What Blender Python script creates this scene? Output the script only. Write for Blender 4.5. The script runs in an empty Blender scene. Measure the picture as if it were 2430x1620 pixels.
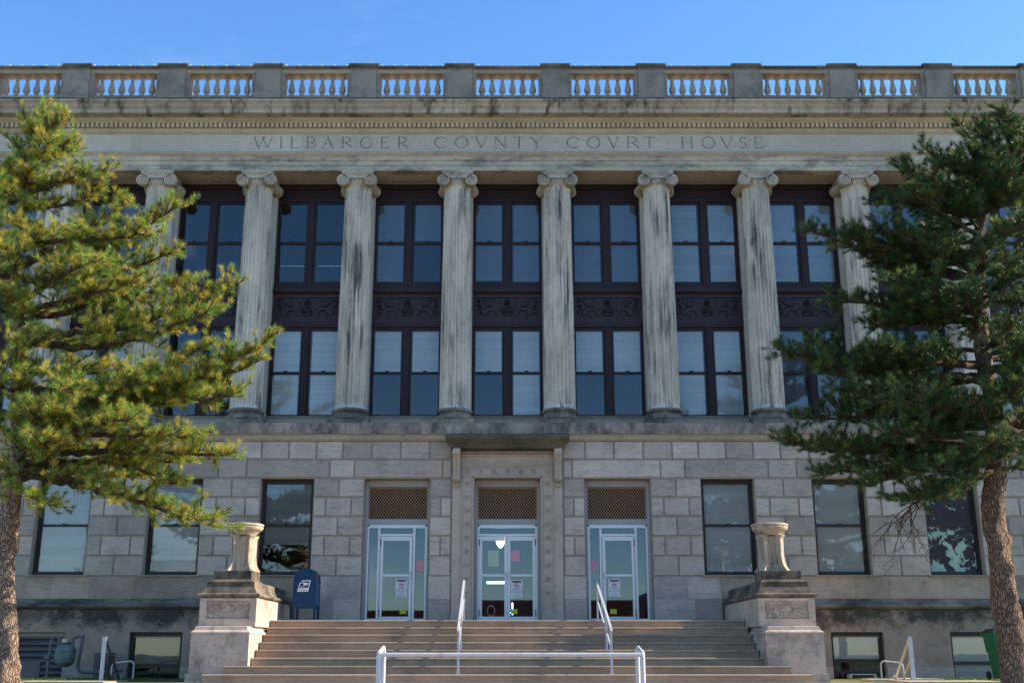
import bpy, math, random
import numpy as np
from mathutils import Vector
R = math.radians
PI = math.pi
random.seed(7)
SC = bpy.context.scene
COL = SC.collection

# ------------------------------------------------------------------ camera, light, exposure
cam_d = bpy.data.cameras.new('camera')
cam_d.lens = 39.44; cam_d.sensor_width = 36.0
cam_d.shift_x = 0.0045
cam_d.clip_start = 0.1; cam_d.clip_end = 5000
cam = bpy.data.objects.new('camera', cam_d); COL.objects.link(cam)
cam.location = (0, 0, 0.61)
cam.rotation_euler = (R(90 + 15.5), 0, 0)
SC.camera = cam

SUN_EL, SUN_A = 31.0, 3.2          # elevation; angle behind the facade plane, sun on the right
world = bpy.data.worlds.new('World'); SC.world = world
world.use_nodes = True
wn = world.node_tree; wn.nodes.clear()
sky = wn.nodes.new('ShaderNodeTexSky'); sky.sky_type = 'NISHITA'; sky.sun_disc = False
sky.sun_elevation = R(SUN_EL); sky.sun_rotation = R(90 - SUN_A)
sky.altitude = 300; sky.air_density = 1.0; sky.dust_density = 0.15; sky.ozone_density = 3.5
bg = wn.nodes.new('ShaderNodeBackground'); bg.inputs['Strength'].default_value = 0.15
wo = wn.nodes.new('ShaderNodeOutputWorld')
# thin clouds in the sky
wtc = wn.nodes.new('ShaderNodeTexCoord')
wmp = wn.nodes.new('ShaderNodeMapping'); wmp.inputs['Scale'].default_value = (1, 1, 2.6)
wmp.inputs['Location'].default_value = (0.37, 0.1, 0.0)
wnz = wn.nodes.new('ShaderNodeTexNoise'); wnz.inputs['Scale'].default_value = 3.3; wnz.inputs['Detail'].default_value = 9; wnz.inputs['Roughness'].default_value = 0.6
wrp = wn.nodes.new('ShaderNodeMapRange'); wrp.inputs[1].default_value = 0.60; wrp.inputs[2].default_value = 0.80; wrp.inputs[3].default_value = 0; wrp.inputs[4].default_value = 0.7
wmx = wn.nodes.new('ShaderNodeMixRGB'); wmx.inputs['Color2'].default_value = (11, 11.6, 12.6, 1)
wn.links.new(wtc.outputs['Generated'], wmp.inputs['Vector'])
wn.links.new(wmp.outputs[0], wnz.inputs['Vector'])
wn.links.new(wnz.outputs['Fac'], wrp.inputs[0])
wsp = wn.nodes.new('ShaderNodeSeparateXYZ'); wn.links.new(wtc.outputs['Generated'], wsp.inputs[0])
wm2 = wn.nodes.new('ShaderNodeMapRange')
for i_, v_ in zip((1, 2, 3, 4), (.10, -.25, .05, 1)): wm2.inputs[i_].default_value = v_
wn.links.new(wsp.outputs[1], wm2.inputs[0])
wml = wn.nodes.new('ShaderNodeMath'); wml.operation = 'MULTIPLY'
wn.links.new(wrp.outputs[0], wml.inputs[0]); wn.links.new(wm2.outputs[0], wml.inputs[1])
wn.links.new(wml.outputs[0], wmx.inputs['Fac'])
whs = wn.nodes.new('ShaderNodeHueSaturation'); whs.inputs['Saturation'].default_value = 1.16; whs.inputs['Hue'].default_value = .502
wn.links.new(sky.outputs[0], whs.inputs['Color']); wn.links.new(whs.outputs[0], wmx.inputs['Color1'])
wn.links.new(wmx.outputs[0], bg.inputs['Color'])
wn.links.new(bg.outputs[0], wo.inputs['Surface'])

sun_d = bpy.data.lights.new('sun', 'SUN'); sun_d.energy = 5.0; sun_d.angle = R(0.5); sun_d.color = (1.0, 0.86, 0.68)
sun = bpy.data.objects.new('sun', sun_d); COL.objects.link(sun)
sdir = Vector((math.cos(R(SUN_EL)) * math.cos(R(SUN_A)), math.cos(R(SUN_EL)) * math.sin(R(SUN_A)), math.sin(R(SUN_EL))))
sun.rotation_euler = sdir.to_track_quat('Z', 'Y').to_euler()
sun.location = sdir * 60

SC.view_settings.view_transform = 'Standard'; SC.view_settings.look = 'None'
SC.view_settings.exposure = 1.05; SC.view_settings.gamma = 1.0
SC.view_settings.use_curve_mapping = False
SC.cycles.max_bounces = 7; SC.cycles.diffuse_bounces = 3; SC.cycles.glossy_bounces = 3
SC.cycles.transparent_max_bounces = 10; SC.cycles.transmission_bounces = 4
SC.cycles.caustics_reflective = False; SC.cycles.caustics_refractive = False

# ------------------------------------------------------------------ object helpers
def wloc(o):
    v = Vector((0, 0, 0))
    while o is not None:
        v += o.location; o = o.parent
    return v

def split_part(name, mb, mats, parent):
    """left wing and right wing as parts of their own"""
    for sg in (-1, 1):
        q = MB(); keep = [i for i, f in enumerate(mb.f) if sum(mb.v[j][0] for j in f)*sg > 0]
        idx = {}
        for i in keep:
            f = []
            for j in mb.f[i]:
                if j not in idx: idx[j] = len(q.v); q.v.append(mb.v[j])
                f.append(idx[j])
            q.f.append(tuple(f)); q.m.append(0)
        part(name, q, mats, parent)

class MB:
    def __init__(s): s.v = []; s.f = []; s.m = []; s.mi = 0
    def add(s, vs, fs):
        n = len(s.v); s.v += [tuple(p) for p in vs]
        for f in fs: s.f.append(tuple(i + n for i in f)); s.m.append(s.mi)
    def box(s, x0, x1, y0, y1, z0, z1):
        s.add([(x0,y0,z0),(x1,y0,z0),(x1,y1,z0),(x0,y1,z0),(x0,y0,z1),(x1,y0,z1),(x1,y1,z1),(x0,y1,z1)],
              [(0,3,2,1),(4,5,6,7),(0,1,5,4),(1,2,6,5),(2,3,7,6),(3,0,4,7)])
    def cham(s, x0, x1, y0, y1, z0, z1, c=0.012):      # front (-y) face chamfered
        s.add([(x0,y1,z0),(x1,y1,z0),(x1,y1,z1),(x0,y1,z1),(x0,y0+c,z0),(x1,y0+c,z0),(x1,y0+c,z1),(x0,y0+c,z1),
               (x0+c,y0,z0+c),(x1-c,y0,z0+c),(x1-c,y0,z1-c),(x0+c,y0,z1-c)],
              [(0,3,2,1),(0,1,5,4),(1,2,6,5),(2,3,7,6),(3,0,4,7),(4,5,9,8),(5,6,10,9),(6,7,11,10),(7,4,8,11),(8,9,10,11)])
    def profx(s, prof, x0, x1, yb=None, step=None):        # (y,z) profile extruded along x, closed at back yb
        p = list(prof)
        if yb is not None: p = [(yb, p[0][1])] + p + [(yb, p[-1][1])]
        n = len(p)
        xs = [x0, x1] if not step else list(np.arange(x0, x1 - step * .5, step)) + [x1]
        for a, b in zip(xs[:-1], xs[1:]):
            e = 0.0 if not step else 0.0015
            vs = [(a + e, y, z) for y, z in p] + [(b - e, y, z) for y, z in p]
            fs = [(i, (i + 1) % n, n + (i + 1) % n, n + i) for i in range(n)]
            fs += [tuple(range(n - 1, -1, -1)), tuple(range(n, 2 * n))]
            s.add(vs, fs)
    def ring(s, prof, cx, cy, x0, x1, y0, y1):             # rectangle swept by (offset,z) profile (outward moulding)
        vs = []; fs = []
        n = len(prof)
        for o, z in prof:
            vs += [(x0-o, y0-o, z), (x1+o, y0-o, z), (x1+o, y1+o, z), (x0-o, y1+o, z)]
        for i in range(n - 1):
            for k in range(4):
                a = i*4+k; b = i*4+(k+1) % 4
                fs.append((a, b, b+4, a+4))
        fs.append((3, 2, 1, 0)); e = (n-1)*4; fs.append((e, e+1, e+2, e+3))
        s.add(vs, fs)
    def lathe(s, prof, cx, cy, seg=24, mod=None, cap=True):
        vs = []; fs = []
        for r, z in prof:
            for k in range(seg):
                a = 2*PI*k/seg
                rr = r*(mod(a, z) if mod else 1)
                vs.append((cx + rr*math.cos(a), cy + rr*math.sin(a), z))
        for i in range(len(prof)-1):
            for k in range(seg):
                a = i*seg+k; b = i*seg+(k+1) % seg
                fs.append((a, b, b+seg, a+seg))
        if cap:
            fs.append(tuple(range(seg-1, -1, -1))); e = (len(prof)-1)*seg; fs.append(tuple(range(e, e+seg)))
        s.add(vs, fs)
    def tube(s, pts, rad, seg=8, cap=True):
        pts = [Vector(p) for p in pts]; n = len(pts)
        rads = rad if hasattr(rad, '__len__') else [rad]*n
        vs = []; fs = []
        up = Vector((0, 0, 1)); prev = None
        for i, p in enumerate(pts):
            t = (pts[min(i+1, n-1)] - pts[max(i-1, 0)]).normalized()
            if prev is None:
                ref = up if abs(t.z) < .9 else Vector((1, 0, 0))
                u = t.cross(ref).normalized()
            else:
                u = (prev - t*prev.dot(t)).normalized()
            prev = u; w = t.cross(u)
            for k in range(seg):
                a = 2*PI*(k+.5)/seg
                vs.append(p + (u*math.cos(a) + w*math.sin(a))*rads[i])
        for i in range(n-1):
            for k in range(seg):
                a = i*seg+k; b = i*seg+(k+1) % seg
                fs.append((a, a+seg, b+seg, b))
        if cap:
            fs.append(tuple(range(seg))); e = (n-1)*seg; fs.append(tuple(range(e+seg-1, e-1, -1)))
        s.add(vs, fs)
    def bar(s, a, b, w, h):                                # rectangular bar between points
        a = Vector(a); b = Vector(b); t = (b-a).normalized()
        ref = Vector((1, 0, 0)) if abs(t.x) < .9 else Vector((0, 0, 1))
        u = (ref - t*ref.dot(t)).normalized()*w/2; v = t.cross(u).normalized()*h/2
        vs = [a-u-v, a+u-v, a+u+v, a-u+v, b-u-v, b+u-v, b+u+v, b-u+v]
        s.add(vs, [(0,3,2,1),(4,5,6,7),(0,1,5,4),(1,2,6,5),(2,3,7,6),(3,0,4,7)])
    def prismy(s, poly, y0, y1):                           # (x,z) polygon, extruded along y; y0 front
        n = len(poly)
        vs = [(x, y0, z) for x, z in poly] + [(x, y1, z) for x, z in poly]
        s.add(vs, [tuple(range(n)), tuple(range(2*n-1, n-1, -1))] + [(i, n+i, n+(i+1) % n, (i+1) % n) for i in range(n)])
    def prismx(s, poly, x0, x1):                           # (y,z) polygon along x
        n = len(poly)
        vs = [(x0, y, z) for y, z in poly] + [(x1, y, z) for y, z in poly]
        s.add(vs, [tuple(range(n)), tuple(range(2*n-1, n-1, -1))] + [(i, n+i, n+(i+1) % n, (i+1) % n) for i in range(n)])
    def bead(s, x, y, z, rx, ry, rz):                      # half-egg facing -y
        vs = [(x, y-ry, z)]
        for k in range(8):
            a = 2*PI*k/8; vs.append((x+rx*.75*math.cos(a), y-ry*.65, z+rz*.75*math.sin(a)))
        for k in range(8):
            a = 2*PI*k/8; vs.append((x+rx*math.cos(a), y, z+rz*math.sin(a)))
        fs = [(0, 1+k, 1+(k+1) % 8) for k in range(8)] + [(1+k, 9+k, 9+(k+1) % 8, 1+(k+1) % 8) for k in range(8)]
        s.add(vs, fs)
    def wall(s, x0, x1, y0, y1, z0, z1, ops):
        """solid wall with rectangular openings (x0,x1,z0,z1)"""
        xs = sorted({x0, x1} | {min(max(v, x0), x1) for o in ops for v in o[:2]})
        for a, b in zip(xs[:-1], xs[1:]):
            if b-a < 1e-6: continue
            m = (a+b)/2; cuts = sorted([(o[2], o[3]) for o in ops if o[0] < m < o[1]])
            z = z0
            for c0, c1 in cuts:
                if c0 > z+1e-6: s.box(a, b, y0, y1, z, c0)
                z = max(z, c1)
            if z < z1-1e-6: s.box(a, b, y0, y1, z, z1)

def mesh_obj(name, mb, mats, parent=None, loc=(0, 0, 0), smooth=False, local=False):
    """verts are world coordinates unless local=True (then relative to loc)"""
    me = bpy.data.meshes.new(name)
    loc = Vector(loc)
    if not local: vs = [(x-loc.x, y-loc.y, z-loc.z) for x, y, z in mb.v]
    else: vs = mb.v
    me.from_pydata(vs, [], mb.f)
    if not isinstance(mats, (list, tuple)): mats = [mats]
    for m in mats: me.materials.append(m)
    if len(mats) > 1: me.polygons.foreach_set('material_index', mb.m)
    if smooth: me.polygons.foreach_set('use_smooth', [True]*len(me.polygons))
    me.update()
    o = bpy.data.objects.new(name, me); COL.objects.link(o)
    if parent is not None:
        o.parent = parent; o.location = loc - wloc(parent)
    else: o.location = loc
    return o

def part(name, mb, mats, parent, loc=None, **k):
    return mesh_obj(name, mb, mats, parent, loc if loc is not None else wloc(parent), **k)
def tag(o, label=None, cat=None, group=None, kind=None):
    if label: o['label'] = label
    if cat: o['category'] = cat
    if group: o['group'] = group
    if kind: o['kind'] = kind
    return o
def empty(name, loc, label, cat, group=None):
    o = bpy.data.objects.new(name, None); COL.objects.link(o); o.location = loc; o.empty_display_size = .3
    return tag(o, label, cat, group)
def copy_tree(o, parent=None, dloc=None):
    c = o.copy(); COL.objects.link(c)
    if parent is not None: c.parent = parent
    if dloc is not None: c.location = o.location + Vector(dloc)
    for ch in list(o.children): copy_tree(ch, c)
    return c

# pixel of the 2352-wide view of the photograph -> point at distance Y (used to measure outlines)
F_, TH_ = 2662.0, R(15.5)
def at(px, py, Y):
    x = px*1.0332; y = py*1.0332
    p = TH_ + math.atan((810-y)/F_)
    return Vector(((x-1204)*(Y*math.cos(TH_)+Y*math.tan(p)*math.sin(TH_))/F_, Y, .61+Y*math.tan(p)))

# ------------------------------------------------------------------ materials
class NT:
    def __init__(s, name):
        s.mat = bpy.data.materials.new(name); s.mat.use_nodes = True
        s.t = s.mat.node_tree; s.t.nodes.clear()
        s.out = s.t.nodes.new('ShaderNodeOutputMaterial')
    def n(s, typ, **kw):
        nd = s.t.nodes.new('ShaderNode'+typ)
        for k, v in kw.items():
            if k in nd.inputs: nd.inputs[k].default_value = v
            else: setattr(nd, k, v)
        return nd
    def l(s, a, b): s.t.links.new(a, b)
    def mapr(s, src, a, b, c=0.0, d=1.0):
        m = s.n('MapRange'); s.l(src, m.inputs[0])
        for i, v in zip((1, 2, 3, 4), (a, b, c, d)): m.inputs[i].default_value = v
        return m.outputs[0]
    def math(s, op, a, b=None, clamp=False):
        m = s.n('Math', operation=op); m.use_clamp = clamp
        for i, v in enumerate((a, b)):
            if v is None: continue
            if isinstance(v, (int, float)): m.inputs[i].default_value = v
            else: s.l(v, m.inputs[i])
        return m.outputs[0]
    def mix(s, fac, a, b, mode='MIX'):
        m = s.n('MixRGB', blend_type=mode)
        for i, v in zip(('Fac', 'Color1', 'Color2'), (fac, a, b)):
            if isinstance(v, (int, float)): m.inputs[i].default_value = v
            elif isinstance(v, tuple): m.inputs[i].default_value = (*v[:3], 1)
            else: s.l(v, m.inputs[i])
        return m.outputs[0]
    def noise(s, scale, vec=None, detail=5, rough=.6, dist=0.0, stretch=None, loc=(0, 0, 0), rot=(0, 0, 0)):
        nz = s.n('TexNoise'); nz.inputs['Scale'].default_value = scale; nz.inputs['Detail'].default_value = detail
        nz.inputs['Roughness'].default_value = rough; nz.inputs['Distortion'].default_value = dist
        mp = s.n('Mapping'); mp.inputs['Location'].default_value = loc; mp.inputs['Rotation'].default_value = rot
        if stretch: mp.inputs['Scale'].default_value = stretch
        s.l(vec if vec is not None else s.pos(), mp.inputs['Vector']); s.l(mp.outputs[0], nz.inputs['Vector'])
        return nz.outputs['Fac']
    def geo(s):
        if not hasattr(s, '_g'): s._g = s.n('NewGeometry')
        return s._g
    def pos(s): return s.geo().outputs['Position']
    def island(s): return s.geo().outputs['Random Per Island']

def stone(name, base, alt=None, stain=(0.05, 0.048, 0.042), island=.18, vein=.25, streak=0.0, stain_amt=.5,
          stretch=(1, 1, 1), thr=(.52, .72), zband=None, rough=.85, bump=.25, dark_warm=None, jx=0, seed=0.0, veinrot=(0, R(35), 0)):
    m = NT(name)
    warm = lambda c: (c[0]*.99, c[1]*.915, c[2]*.83)      # limestone colour under a neutral white balance
    base = warm(base); alt = warm(alt) if alt else None
    alt = alt or tuple(c*.78 for c in base)
    big = m.noise(.55, detail=4, loc=(seed, 3, seed*2))
    mid = m.noise(3.5, detail=6, loc=(seed, 1, 0))
    fine = m.noise(38, detail=4, rough=.7)
    c = m.mix(m.mapr(big, .38, .62), base, alt)
    c = m.mix(m.mapr(mid, .35, .65, 0, .35), c, tuple(min(1, x*1.22) for x in base))
    # grey veining of the marble-like limestone
    v = m.noise(2.2, detail=7, rough=.62, dist=1.2, stretch=(1.0, 1.0, 5.0), rot=veinrot, loc=(seed*3, 0, 0))
    c = m.mix(m.mapr(v, .50, .68, 0, vein), c, (base[0]*.52, base[1]*.55, base[2]*.60))
    # each block its own tone
    i = m.mapr(m.island(), 0, 1, 1-island, 1+island*.6)
    i3 = m.n('CombineXYZ'); [m.l(i, i3.inputs[k]) for k in range(3)]
    c = m.mix(1.0, c, i3.outputs[0], 'MULTIPLY')
    g = m.mapr(fine, .3, .7, .86, 1.12)
    g3 = m.n('CombineXYZ'); [m.l(g, g3.inputs[k]) for k in range(3)]
    c = m.mix(1.0, c, g3.outputs[0], 'MULTIPLY')
    # weathering stain
    s1 = m.noise(1.6, detail=8, rough=.66, stretch=stretch, loc=(seed+5, 0, 2))
    s2 = m.noise(7.0, detail=6, rough=.7, stretch=stretch, loc=(0, seed, 0))
    s = m.math('ADD', m.math('MULTIPLY', s1, .7), m.math('MULTIPLY', s2, .3))
    sf = m.mapr(s, thr[0], thr[1], 0, stain_amt)
    if zband:
        sep = m.n('SeparateXYZ'); m.l(m.pos(), sep.inputs[0])
        za, zb, lo, amt = zband
        zf = m.mapr(sep.outputs[2], za, zb, lo, amt)
        jit = m.math('ADD', m.math('MULTIPLY', s, 1.0), zf)
        sf = m.mapr(jit, .80, .98, 0, max(stain_amt, .8))
    c = m.mix(sf, c, stain)
    if streak:
        k1 = m.noise(5.5, detail=6, rough=.7, stretch=(1.0, 1.0, .07), loc=(seed*7, 2, 0))
        k2 = m.noise(1.1, detail=4, rough=.6, stretch=(1.6, 1.6, .45), loc=(seed, 9, 4))
        kf = m.math('MULTIPLY', m.mapr(k1, .47, .62), m.mapr(k2, .42, .56))
        c = m.mix(m.math('MULTIPLY', kf, streak), c, stain)
    b = m.n('BsdfPrincipled'); m.l(c, b.inputs['Base Color']); b.inputs['Roughness'].default_value = rough
    b.inputs['Specular IOR Level'].default_value = .25
    bp = m.n('Bump'); bp.inputs['Strength'].default_value = bump; bp.inputs['Distance'].default_value = .02
    h = m.math('ADD', m.math('MULTIPLY', mid, .6), m.math('MULTIPLY', fine, .4)); m.l(h, bp.inputs['Height'])
    m.l(bp.outputs[0], b.inputs['Normal'])
    m.l(b.outputs[0], m.out.inputs['Surface'])
    return m.mat

def paint(name, col, rough=.45, var=.12, metallic=0.0, scale=9, grime=(.05, .045, .04), grime_amt=.2, spec=.5):
    m = NT(name)
    n = m.noise(scale, detail=6, rough=.65)
    c = m.mix(m.mapr(n, .3, .7, 0, 1), tuple(x*(1-var) for x in col), tuple(min(1, x*(1+var)) for x in col))
    n2 = m.noise(scale*.35, detail=8, rough=.7, stretch=(1, 1, .4), loc=(4, 4, 1))
    c = m.mix(m.mapr(n2, .55, .75, 0, grime_amt), c, grime)
    b = m.n('BsdfPrincipled'); m.l(c, b.inputs['Base Color'])
    b.inputs['Roughness'].default_value = rough; b.inputs['Metallic'].default_value = metallic
    b.inputs['Specular IOR Level'].default_value = spec
    r = m.mapr(n, .3, .7, rough*.8, min(1, rough*1.25)); m.l(r, b.inputs['Roughness'])
    m.l(b.outputs[0], m.out.inputs['Surface'])
    return m.mat

def emis(name, col, s):
    m = NT(name); e = m.n('Emission'); e.inputs['Color'].default_value = (*col, 1); e.inputs['Strength'].default_value = s
    m.l(e.outputs[0], m.out.inputs['Surface']); return m.mat

def glass(name, refl=1.0, ior=1.75, tint=(.86, .93, .95), wavy=.02):
    m = NT(name)
    tr = m.n('BsdfTransparent'); tr.inputs['Color'].default_value = (*tint, 1)
    gl = m.n('BsdfGlossy'); gl.inputs['Roughness'].default_value = .012; gl.inputs['Color'].default_value = (.92, .97, 1, 1)
    fr = m.n('Fresnel'); fr.inputs['IOR'].default_value = ior
    bp = m.n('Bump'); bp.inputs['Strength'].default_value = wavy; bp.inputs['Distance'].default_value = .05
    nz = m.noise(1.3, detail=2); m.l(nz, bp.inputs['Height']); m.l(bp.outputs[0], gl.inputs['Normal'])
    mx = m.n('MixShader'); m.l(m.math('MULTIPLY', fr.outputs[0], refl, True), mx.inputs[0])
    m.l(tr.outputs[0], mx.inputs[1]); m.l(gl.outputs[0], mx.inputs[2]); m.l(mx.outputs[0], m.out.inputs['Surface'])
    return m.mat

def blind_mat(name, col, seed=0):
    m = NT(name)
    sep = m.n('SeparateXYZ'); m.l(m.pos(), sep.inputs[0])
    w = m.math('FRACT', m.math('MULTIPLY', sep.outputs[2], 1/.05))
    st = m.mapr(w, 0, 1, .80, 1.06)
    band = m.noise(1.0, detail=5, rough=.7, stretch=(.05, .05, 6.0), loc=(seed, 0, seed))
    big = m.noise(.9, detail=2, loc=(seed, seed, 0))
    k = m.math('MULTIPLY', st, m.mapr(band, .35, .65, .82, 1.06)); k = m.math('MULTIPLY', k, m.mapr(big, .3, .7, .9, 1.05))
    k3 = m.n('CombineXYZ'); [m.l(k, k3.inputs[i]) for i in range(3)]
    c = m.mix(1.0, col, k3.outputs[0], 'MULTIPLY')
    b = m.n('BsdfPrincipled'); m.l(c, b.inputs['Base Color']); b.inputs['Roughness'].default_value = .6
    m.l(b.outputs[0], m.out.inputs['Surface']); return m.mat

M = {}
M['wall'] = stone('rusticated_limestone', (.54, .495, .44), (.42, .39, .36), island=.27, vein=.65, stain_amt=.55, thr=(.51, .72), stain=(.17, .155, .135))
M['wallback'] = stone('joint_limestone', (.38, .34, .29), island=.05, vein=.2, stain_amt=.5)
M['col'] = stone('column_limestone', (.68, .645, .565), (.52, .495, .44), stain=(.07, .07, .064), island=.03, vein=.25, streak=.92, stain_amt=.5, thr=(.49, .68), stretch=(1.5, 1.5, .30), seed=1.3)
M['colbase'] = stone('column_base_limestone', (.36, .335, .285), stain=(.06, .058, .052), island=.03, stain_amt=.9, thr=(.40, .60), stretch=(1, 1, .8), seed=2.0)
M['cap'] = stone('capital_limestone', (.52, .485, .41), stain=(.085, .082, .078), island=.03, vein=.1, stain_amt=.8, thr=(.48, .66), stretch=(1.4, 1.4, 1.4), seed=4.4)
M['entab'] = stone('entablature_limestone', (.53, .50, .425), (.44, .42, .365), stain=(.12, .118, .105), island=.16, vein=.4, stain_amt=.75, thr=(.485, .60), stretch=(.45, .45, 1.5), seed=3.1, veinrot=(0, 0, 0))
M['frieze'] = stone('frieze_limestone', (.54, .525, .48), (.48, .47, .435), island=.12, vein=.3, stain_amt=.2, thr=(.60, .78), stain=(.14, .13, .12), seed=6.1, veinrot=(0, 0, 0))
M['cornice'] = stone('cornice_limestone', (.48, .445, .375), (.40, .375, .32), stain=(.035, .033, .03), island=.2, vein=.35, stain_amt=.85, thr=(.50, .61), stretch=(1.3, 1.0, .30), seed=8.3, veinrot=(0, 0, 0))
M['dentil'] = stone('dentil_limestone', (.58, .54, .45), stain=(.10, .09, .07), island=.10, vein=.1, stain_amt=.35, thr=(.52, .72), seed=8.9)
M['balus2'] = stone('baluster_limestone', (.42, .37, .30), (.34, .30, .25), stain=(.08, .075, .065), island=.25, vein=.2, stain_amt=.5, thr=(.50, .70), seed=5.9)
M['roofing'] = stone('pale_roof_gravel', (.62, .52, .38), island=0, vein=0, stain_amt=.2)
M['balus'] = stone('balustrade_limestone', (.34, .305, .265), (.26, .235, .21), stain=(.08, .075, .068), island=.25, vein=.5, stain_amt=.65, thr=(.48, .68), seed=5.1)
M['coping'] = stone('coping_limestone', (.19, .17, .145), stain=(.04, .038, .035), island=.25, vein=.3, stain_amt=.85, thr=(.43, .60), seed=9.0)
M['ledge'] = stone('belt_course_limestone', (.40, .36, .31), stain=(.075, .073, .068), island=.18, vein=.4, stain_amt=.9, thr=(.44, .60), stretch=(.9, .9, .5), seed=1.9)
M['hood'] = stone('mossy_hood_stone', (.15, .135, .10), (.09, .085, .062), stain=(.035, .034, .028), island=.1, vein=.2, stain_amt=.8, thr=(.44, .62), seed=2.7)
M['trim'] = stone('door_surround_limestone', (.47, .425, .37), stain=(.08, .075, .065), island=.1, vein=.25, stain_amt=.4, thr=(.55, .75), seed=7.7)
M['base'] = stone('basement_limestone', (.38, .31, .25), (.25, .205, .165), stain=(.04, .037, .033), island=.12, vein=.3, stain_amt=.92, zband=(.95, 1.5, .19, .47), seed=3.9)
M['plinth'] = stone('plinth_limestone', (.40, .335, .27), (.32, .275, .23), stain=(.10, .09, .075), island=.2, vein=.5, stain_amt=.6, thr=(.48, .70), seed=4.9)
M['water'] = stone('water_table_limestone', (.26, .23, .195), stain=(.035, .033, .03), island=.12, stain_amt=.9, thr=(.42, .60), stretch=(.5, .5, 1.5), seed=2.2)
M['step'] = stone('concrete_step', (.42, .33, .25), (.33, .265, .205), stain=(.12, .10, .08), island=.14, vein=.25, stain_amt=.55, thr=(.47, .66), stretch=(.6, .6, 1.6), seed=1.7)
M['ped'] = stone('pedestal_limestone', (.54, .47, .42), (.43, .385, .35), stain=(.075, .068, .058), island=.16, vein=.4, stain_amt=.75, thr=(.50, .67), seed=6.6)
M['pedtop'] = stone('pedestal_cap_limestone', (.27, .235, .195), stain=(.035, .034, .03), island=.15, vein=.2, stain_amt=.92, thr=(.40, .58), seed=5.6)
M['stump'] = stone('fluted_stump_limestone', (.54, .48, .40), stain=(.05, .047, .042), island=.05, vein=.1, streak=.8, stain_amt=.5, thr=(.54, .7), seed=3.3)
M['letter'] = stone('letter_cut_shade_limestone', (.24, .22, .185), island=.1, vein=0, stain_amt=.3, seed=1)  # darker stone stands for the shade inside the cut letters
M['bronze'] = paint('dark_bronze_paint', (.026, .011, .0135), rough=.5, var=.25, grime=(.010, .007, .007), grime_amt=.5, spec=.3)
M['bronze2'] = paint('relief_bronze_paint', (.034, .015, .019), rough=.45, var=.25, grime_amt=.2, grime=(.01, .008, .008), spec=.35)
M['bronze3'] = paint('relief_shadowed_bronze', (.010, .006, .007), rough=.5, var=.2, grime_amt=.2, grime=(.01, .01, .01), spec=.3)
M['frame'] = paint('dark_window_frame', (.022, .014, .014), rough=.5, var=.2)
M['alu'] = paint('brushed_aluminium', (.62, .63, .64), rough=.38, var=.06, metallic=.35, grime_amt=.12)
M['grey'] = paint('grey_painted_casing', (.36, .35, .345), rough=.6, var=.08)
M['grille'] = paint('bronze_grille', (.34, .20, .09), rough=.45, var=.2, metallic=.1)
M['dark'] = paint('dark_interior', (.020, .020, .022), rough=.9, var=.2, spec=.1)
M['room'] = paint('dim_room_wall', (.05, .048, .045), rough=.9, var=.2, spec=.1)
M['white'] = paint('white_rail_paint', (.50, .51, .53), rough=.45, var=.10, grime=(.17, .10, .055), grime_amt=.75, scale=18)
M['tanrail'] = paint('brown_rail_paint', (.13, .09, .06), rough=.5, var=.15)
M['beige'] = paint('beige_rail_paint', (.55, .47, .35), rough=.5, var=.08)
M['blue'] = paint('postal_blue_paint', (.001, .033, .105), rough=.40, var=.12, grime_amt=.2, spec=.3)
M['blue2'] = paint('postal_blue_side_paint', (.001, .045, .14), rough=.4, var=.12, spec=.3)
M['wht'] = paint('white_vinyl', (.72, .73, .74), rough=.5, var=.03, grime_amt=.05)
M['navy'] = paint('navy_print', (.02, .03, .09), rough=.6, var=.05)
M['red'] = paint('red_print', (.35, .02, .03), rough=.6, var=.05)
M['maroon'] = paint('maroon_print', (.13, .015, .03), rough=.6, var=.05)
M['black'] = paint('black_metal', (.012, .012, .013), rough=.5, var=.1)
M['pink'] = paint('pink_paper', (.72, .36, .42), rough=.8, var=.04, grime_amt=.0)
M['yellow'] = paint('yellow_sticker_vinyl', (.55, .60, .05), rough=.6, var=.04, grime_amt=.0)
M['paper'] = paint('pale_green_paper', (.50, .62, .48), rough=.8, var=.08, grime_amt=.0)
M['gas'] = paint('grey_green_meter_paint', (.08, .125, .12), rough=.5, var=.12)
M['pipe'] = paint('grey_pipe_paint', (.10, .12, .125), rough=.5, var=.15, grime=(.2, .14, .04), grime_amt=.5)
M['green'] = paint('green_bin_plastic', (.0, .13, .05), rough=.42, var=.08, grime_amt=.05)
M['acwhite'] = paint('ac_unit_plastic', (.55, .54, .50), rough=.55, var=.06)
M['louver'] = paint('grey_louver_paint', (.12, .11, .105), rough=.6, var=.15)
M['cable'] = paint('white_cable', (.6, .6, .55), rough=.5, var=.1)
M['lamp'] = emis('lit_lamp_glass', (1.0, .86, .62), 6.0)
M['dimlamp'] = emis('small_lamp', (1, .85, .8), .5)
M['tube'] = emis('lit_tube', (.9, .97, 1.0), 5.0)
M['bookw'] = paint('book_white', (.6, .62, .6), rough=.7, var=.1)
M['bookb'] = paint('book_teal', (.05, .2, .24), rough=.7, var=.1)
M['bookt'] = paint('book_tan', (.4, .27, .16), rough=.7, var=.1)
M['globe'] = paint('dull_globe_glass', (.10, .105, .12), rough=.3, var=.05)
M['glass'] = glass('window_glass', 1.0, 1.52, tint=(.95, .975, .98), wavy=.012)
M['glassd'] = glass('door_glass', 1.0, 1.74, tint=(.42, .62, .76), wavy=.0)
M['blindA'] = blind_mat('white_blind', (.72, .73, .74), 0)
M['blindB'] = blind_mat('grey_blind', (.13, .15, .18), 3)
M['blindE'] = blind_mat('blue_grey_blind', (.40, .43, .47), 5)
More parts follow.
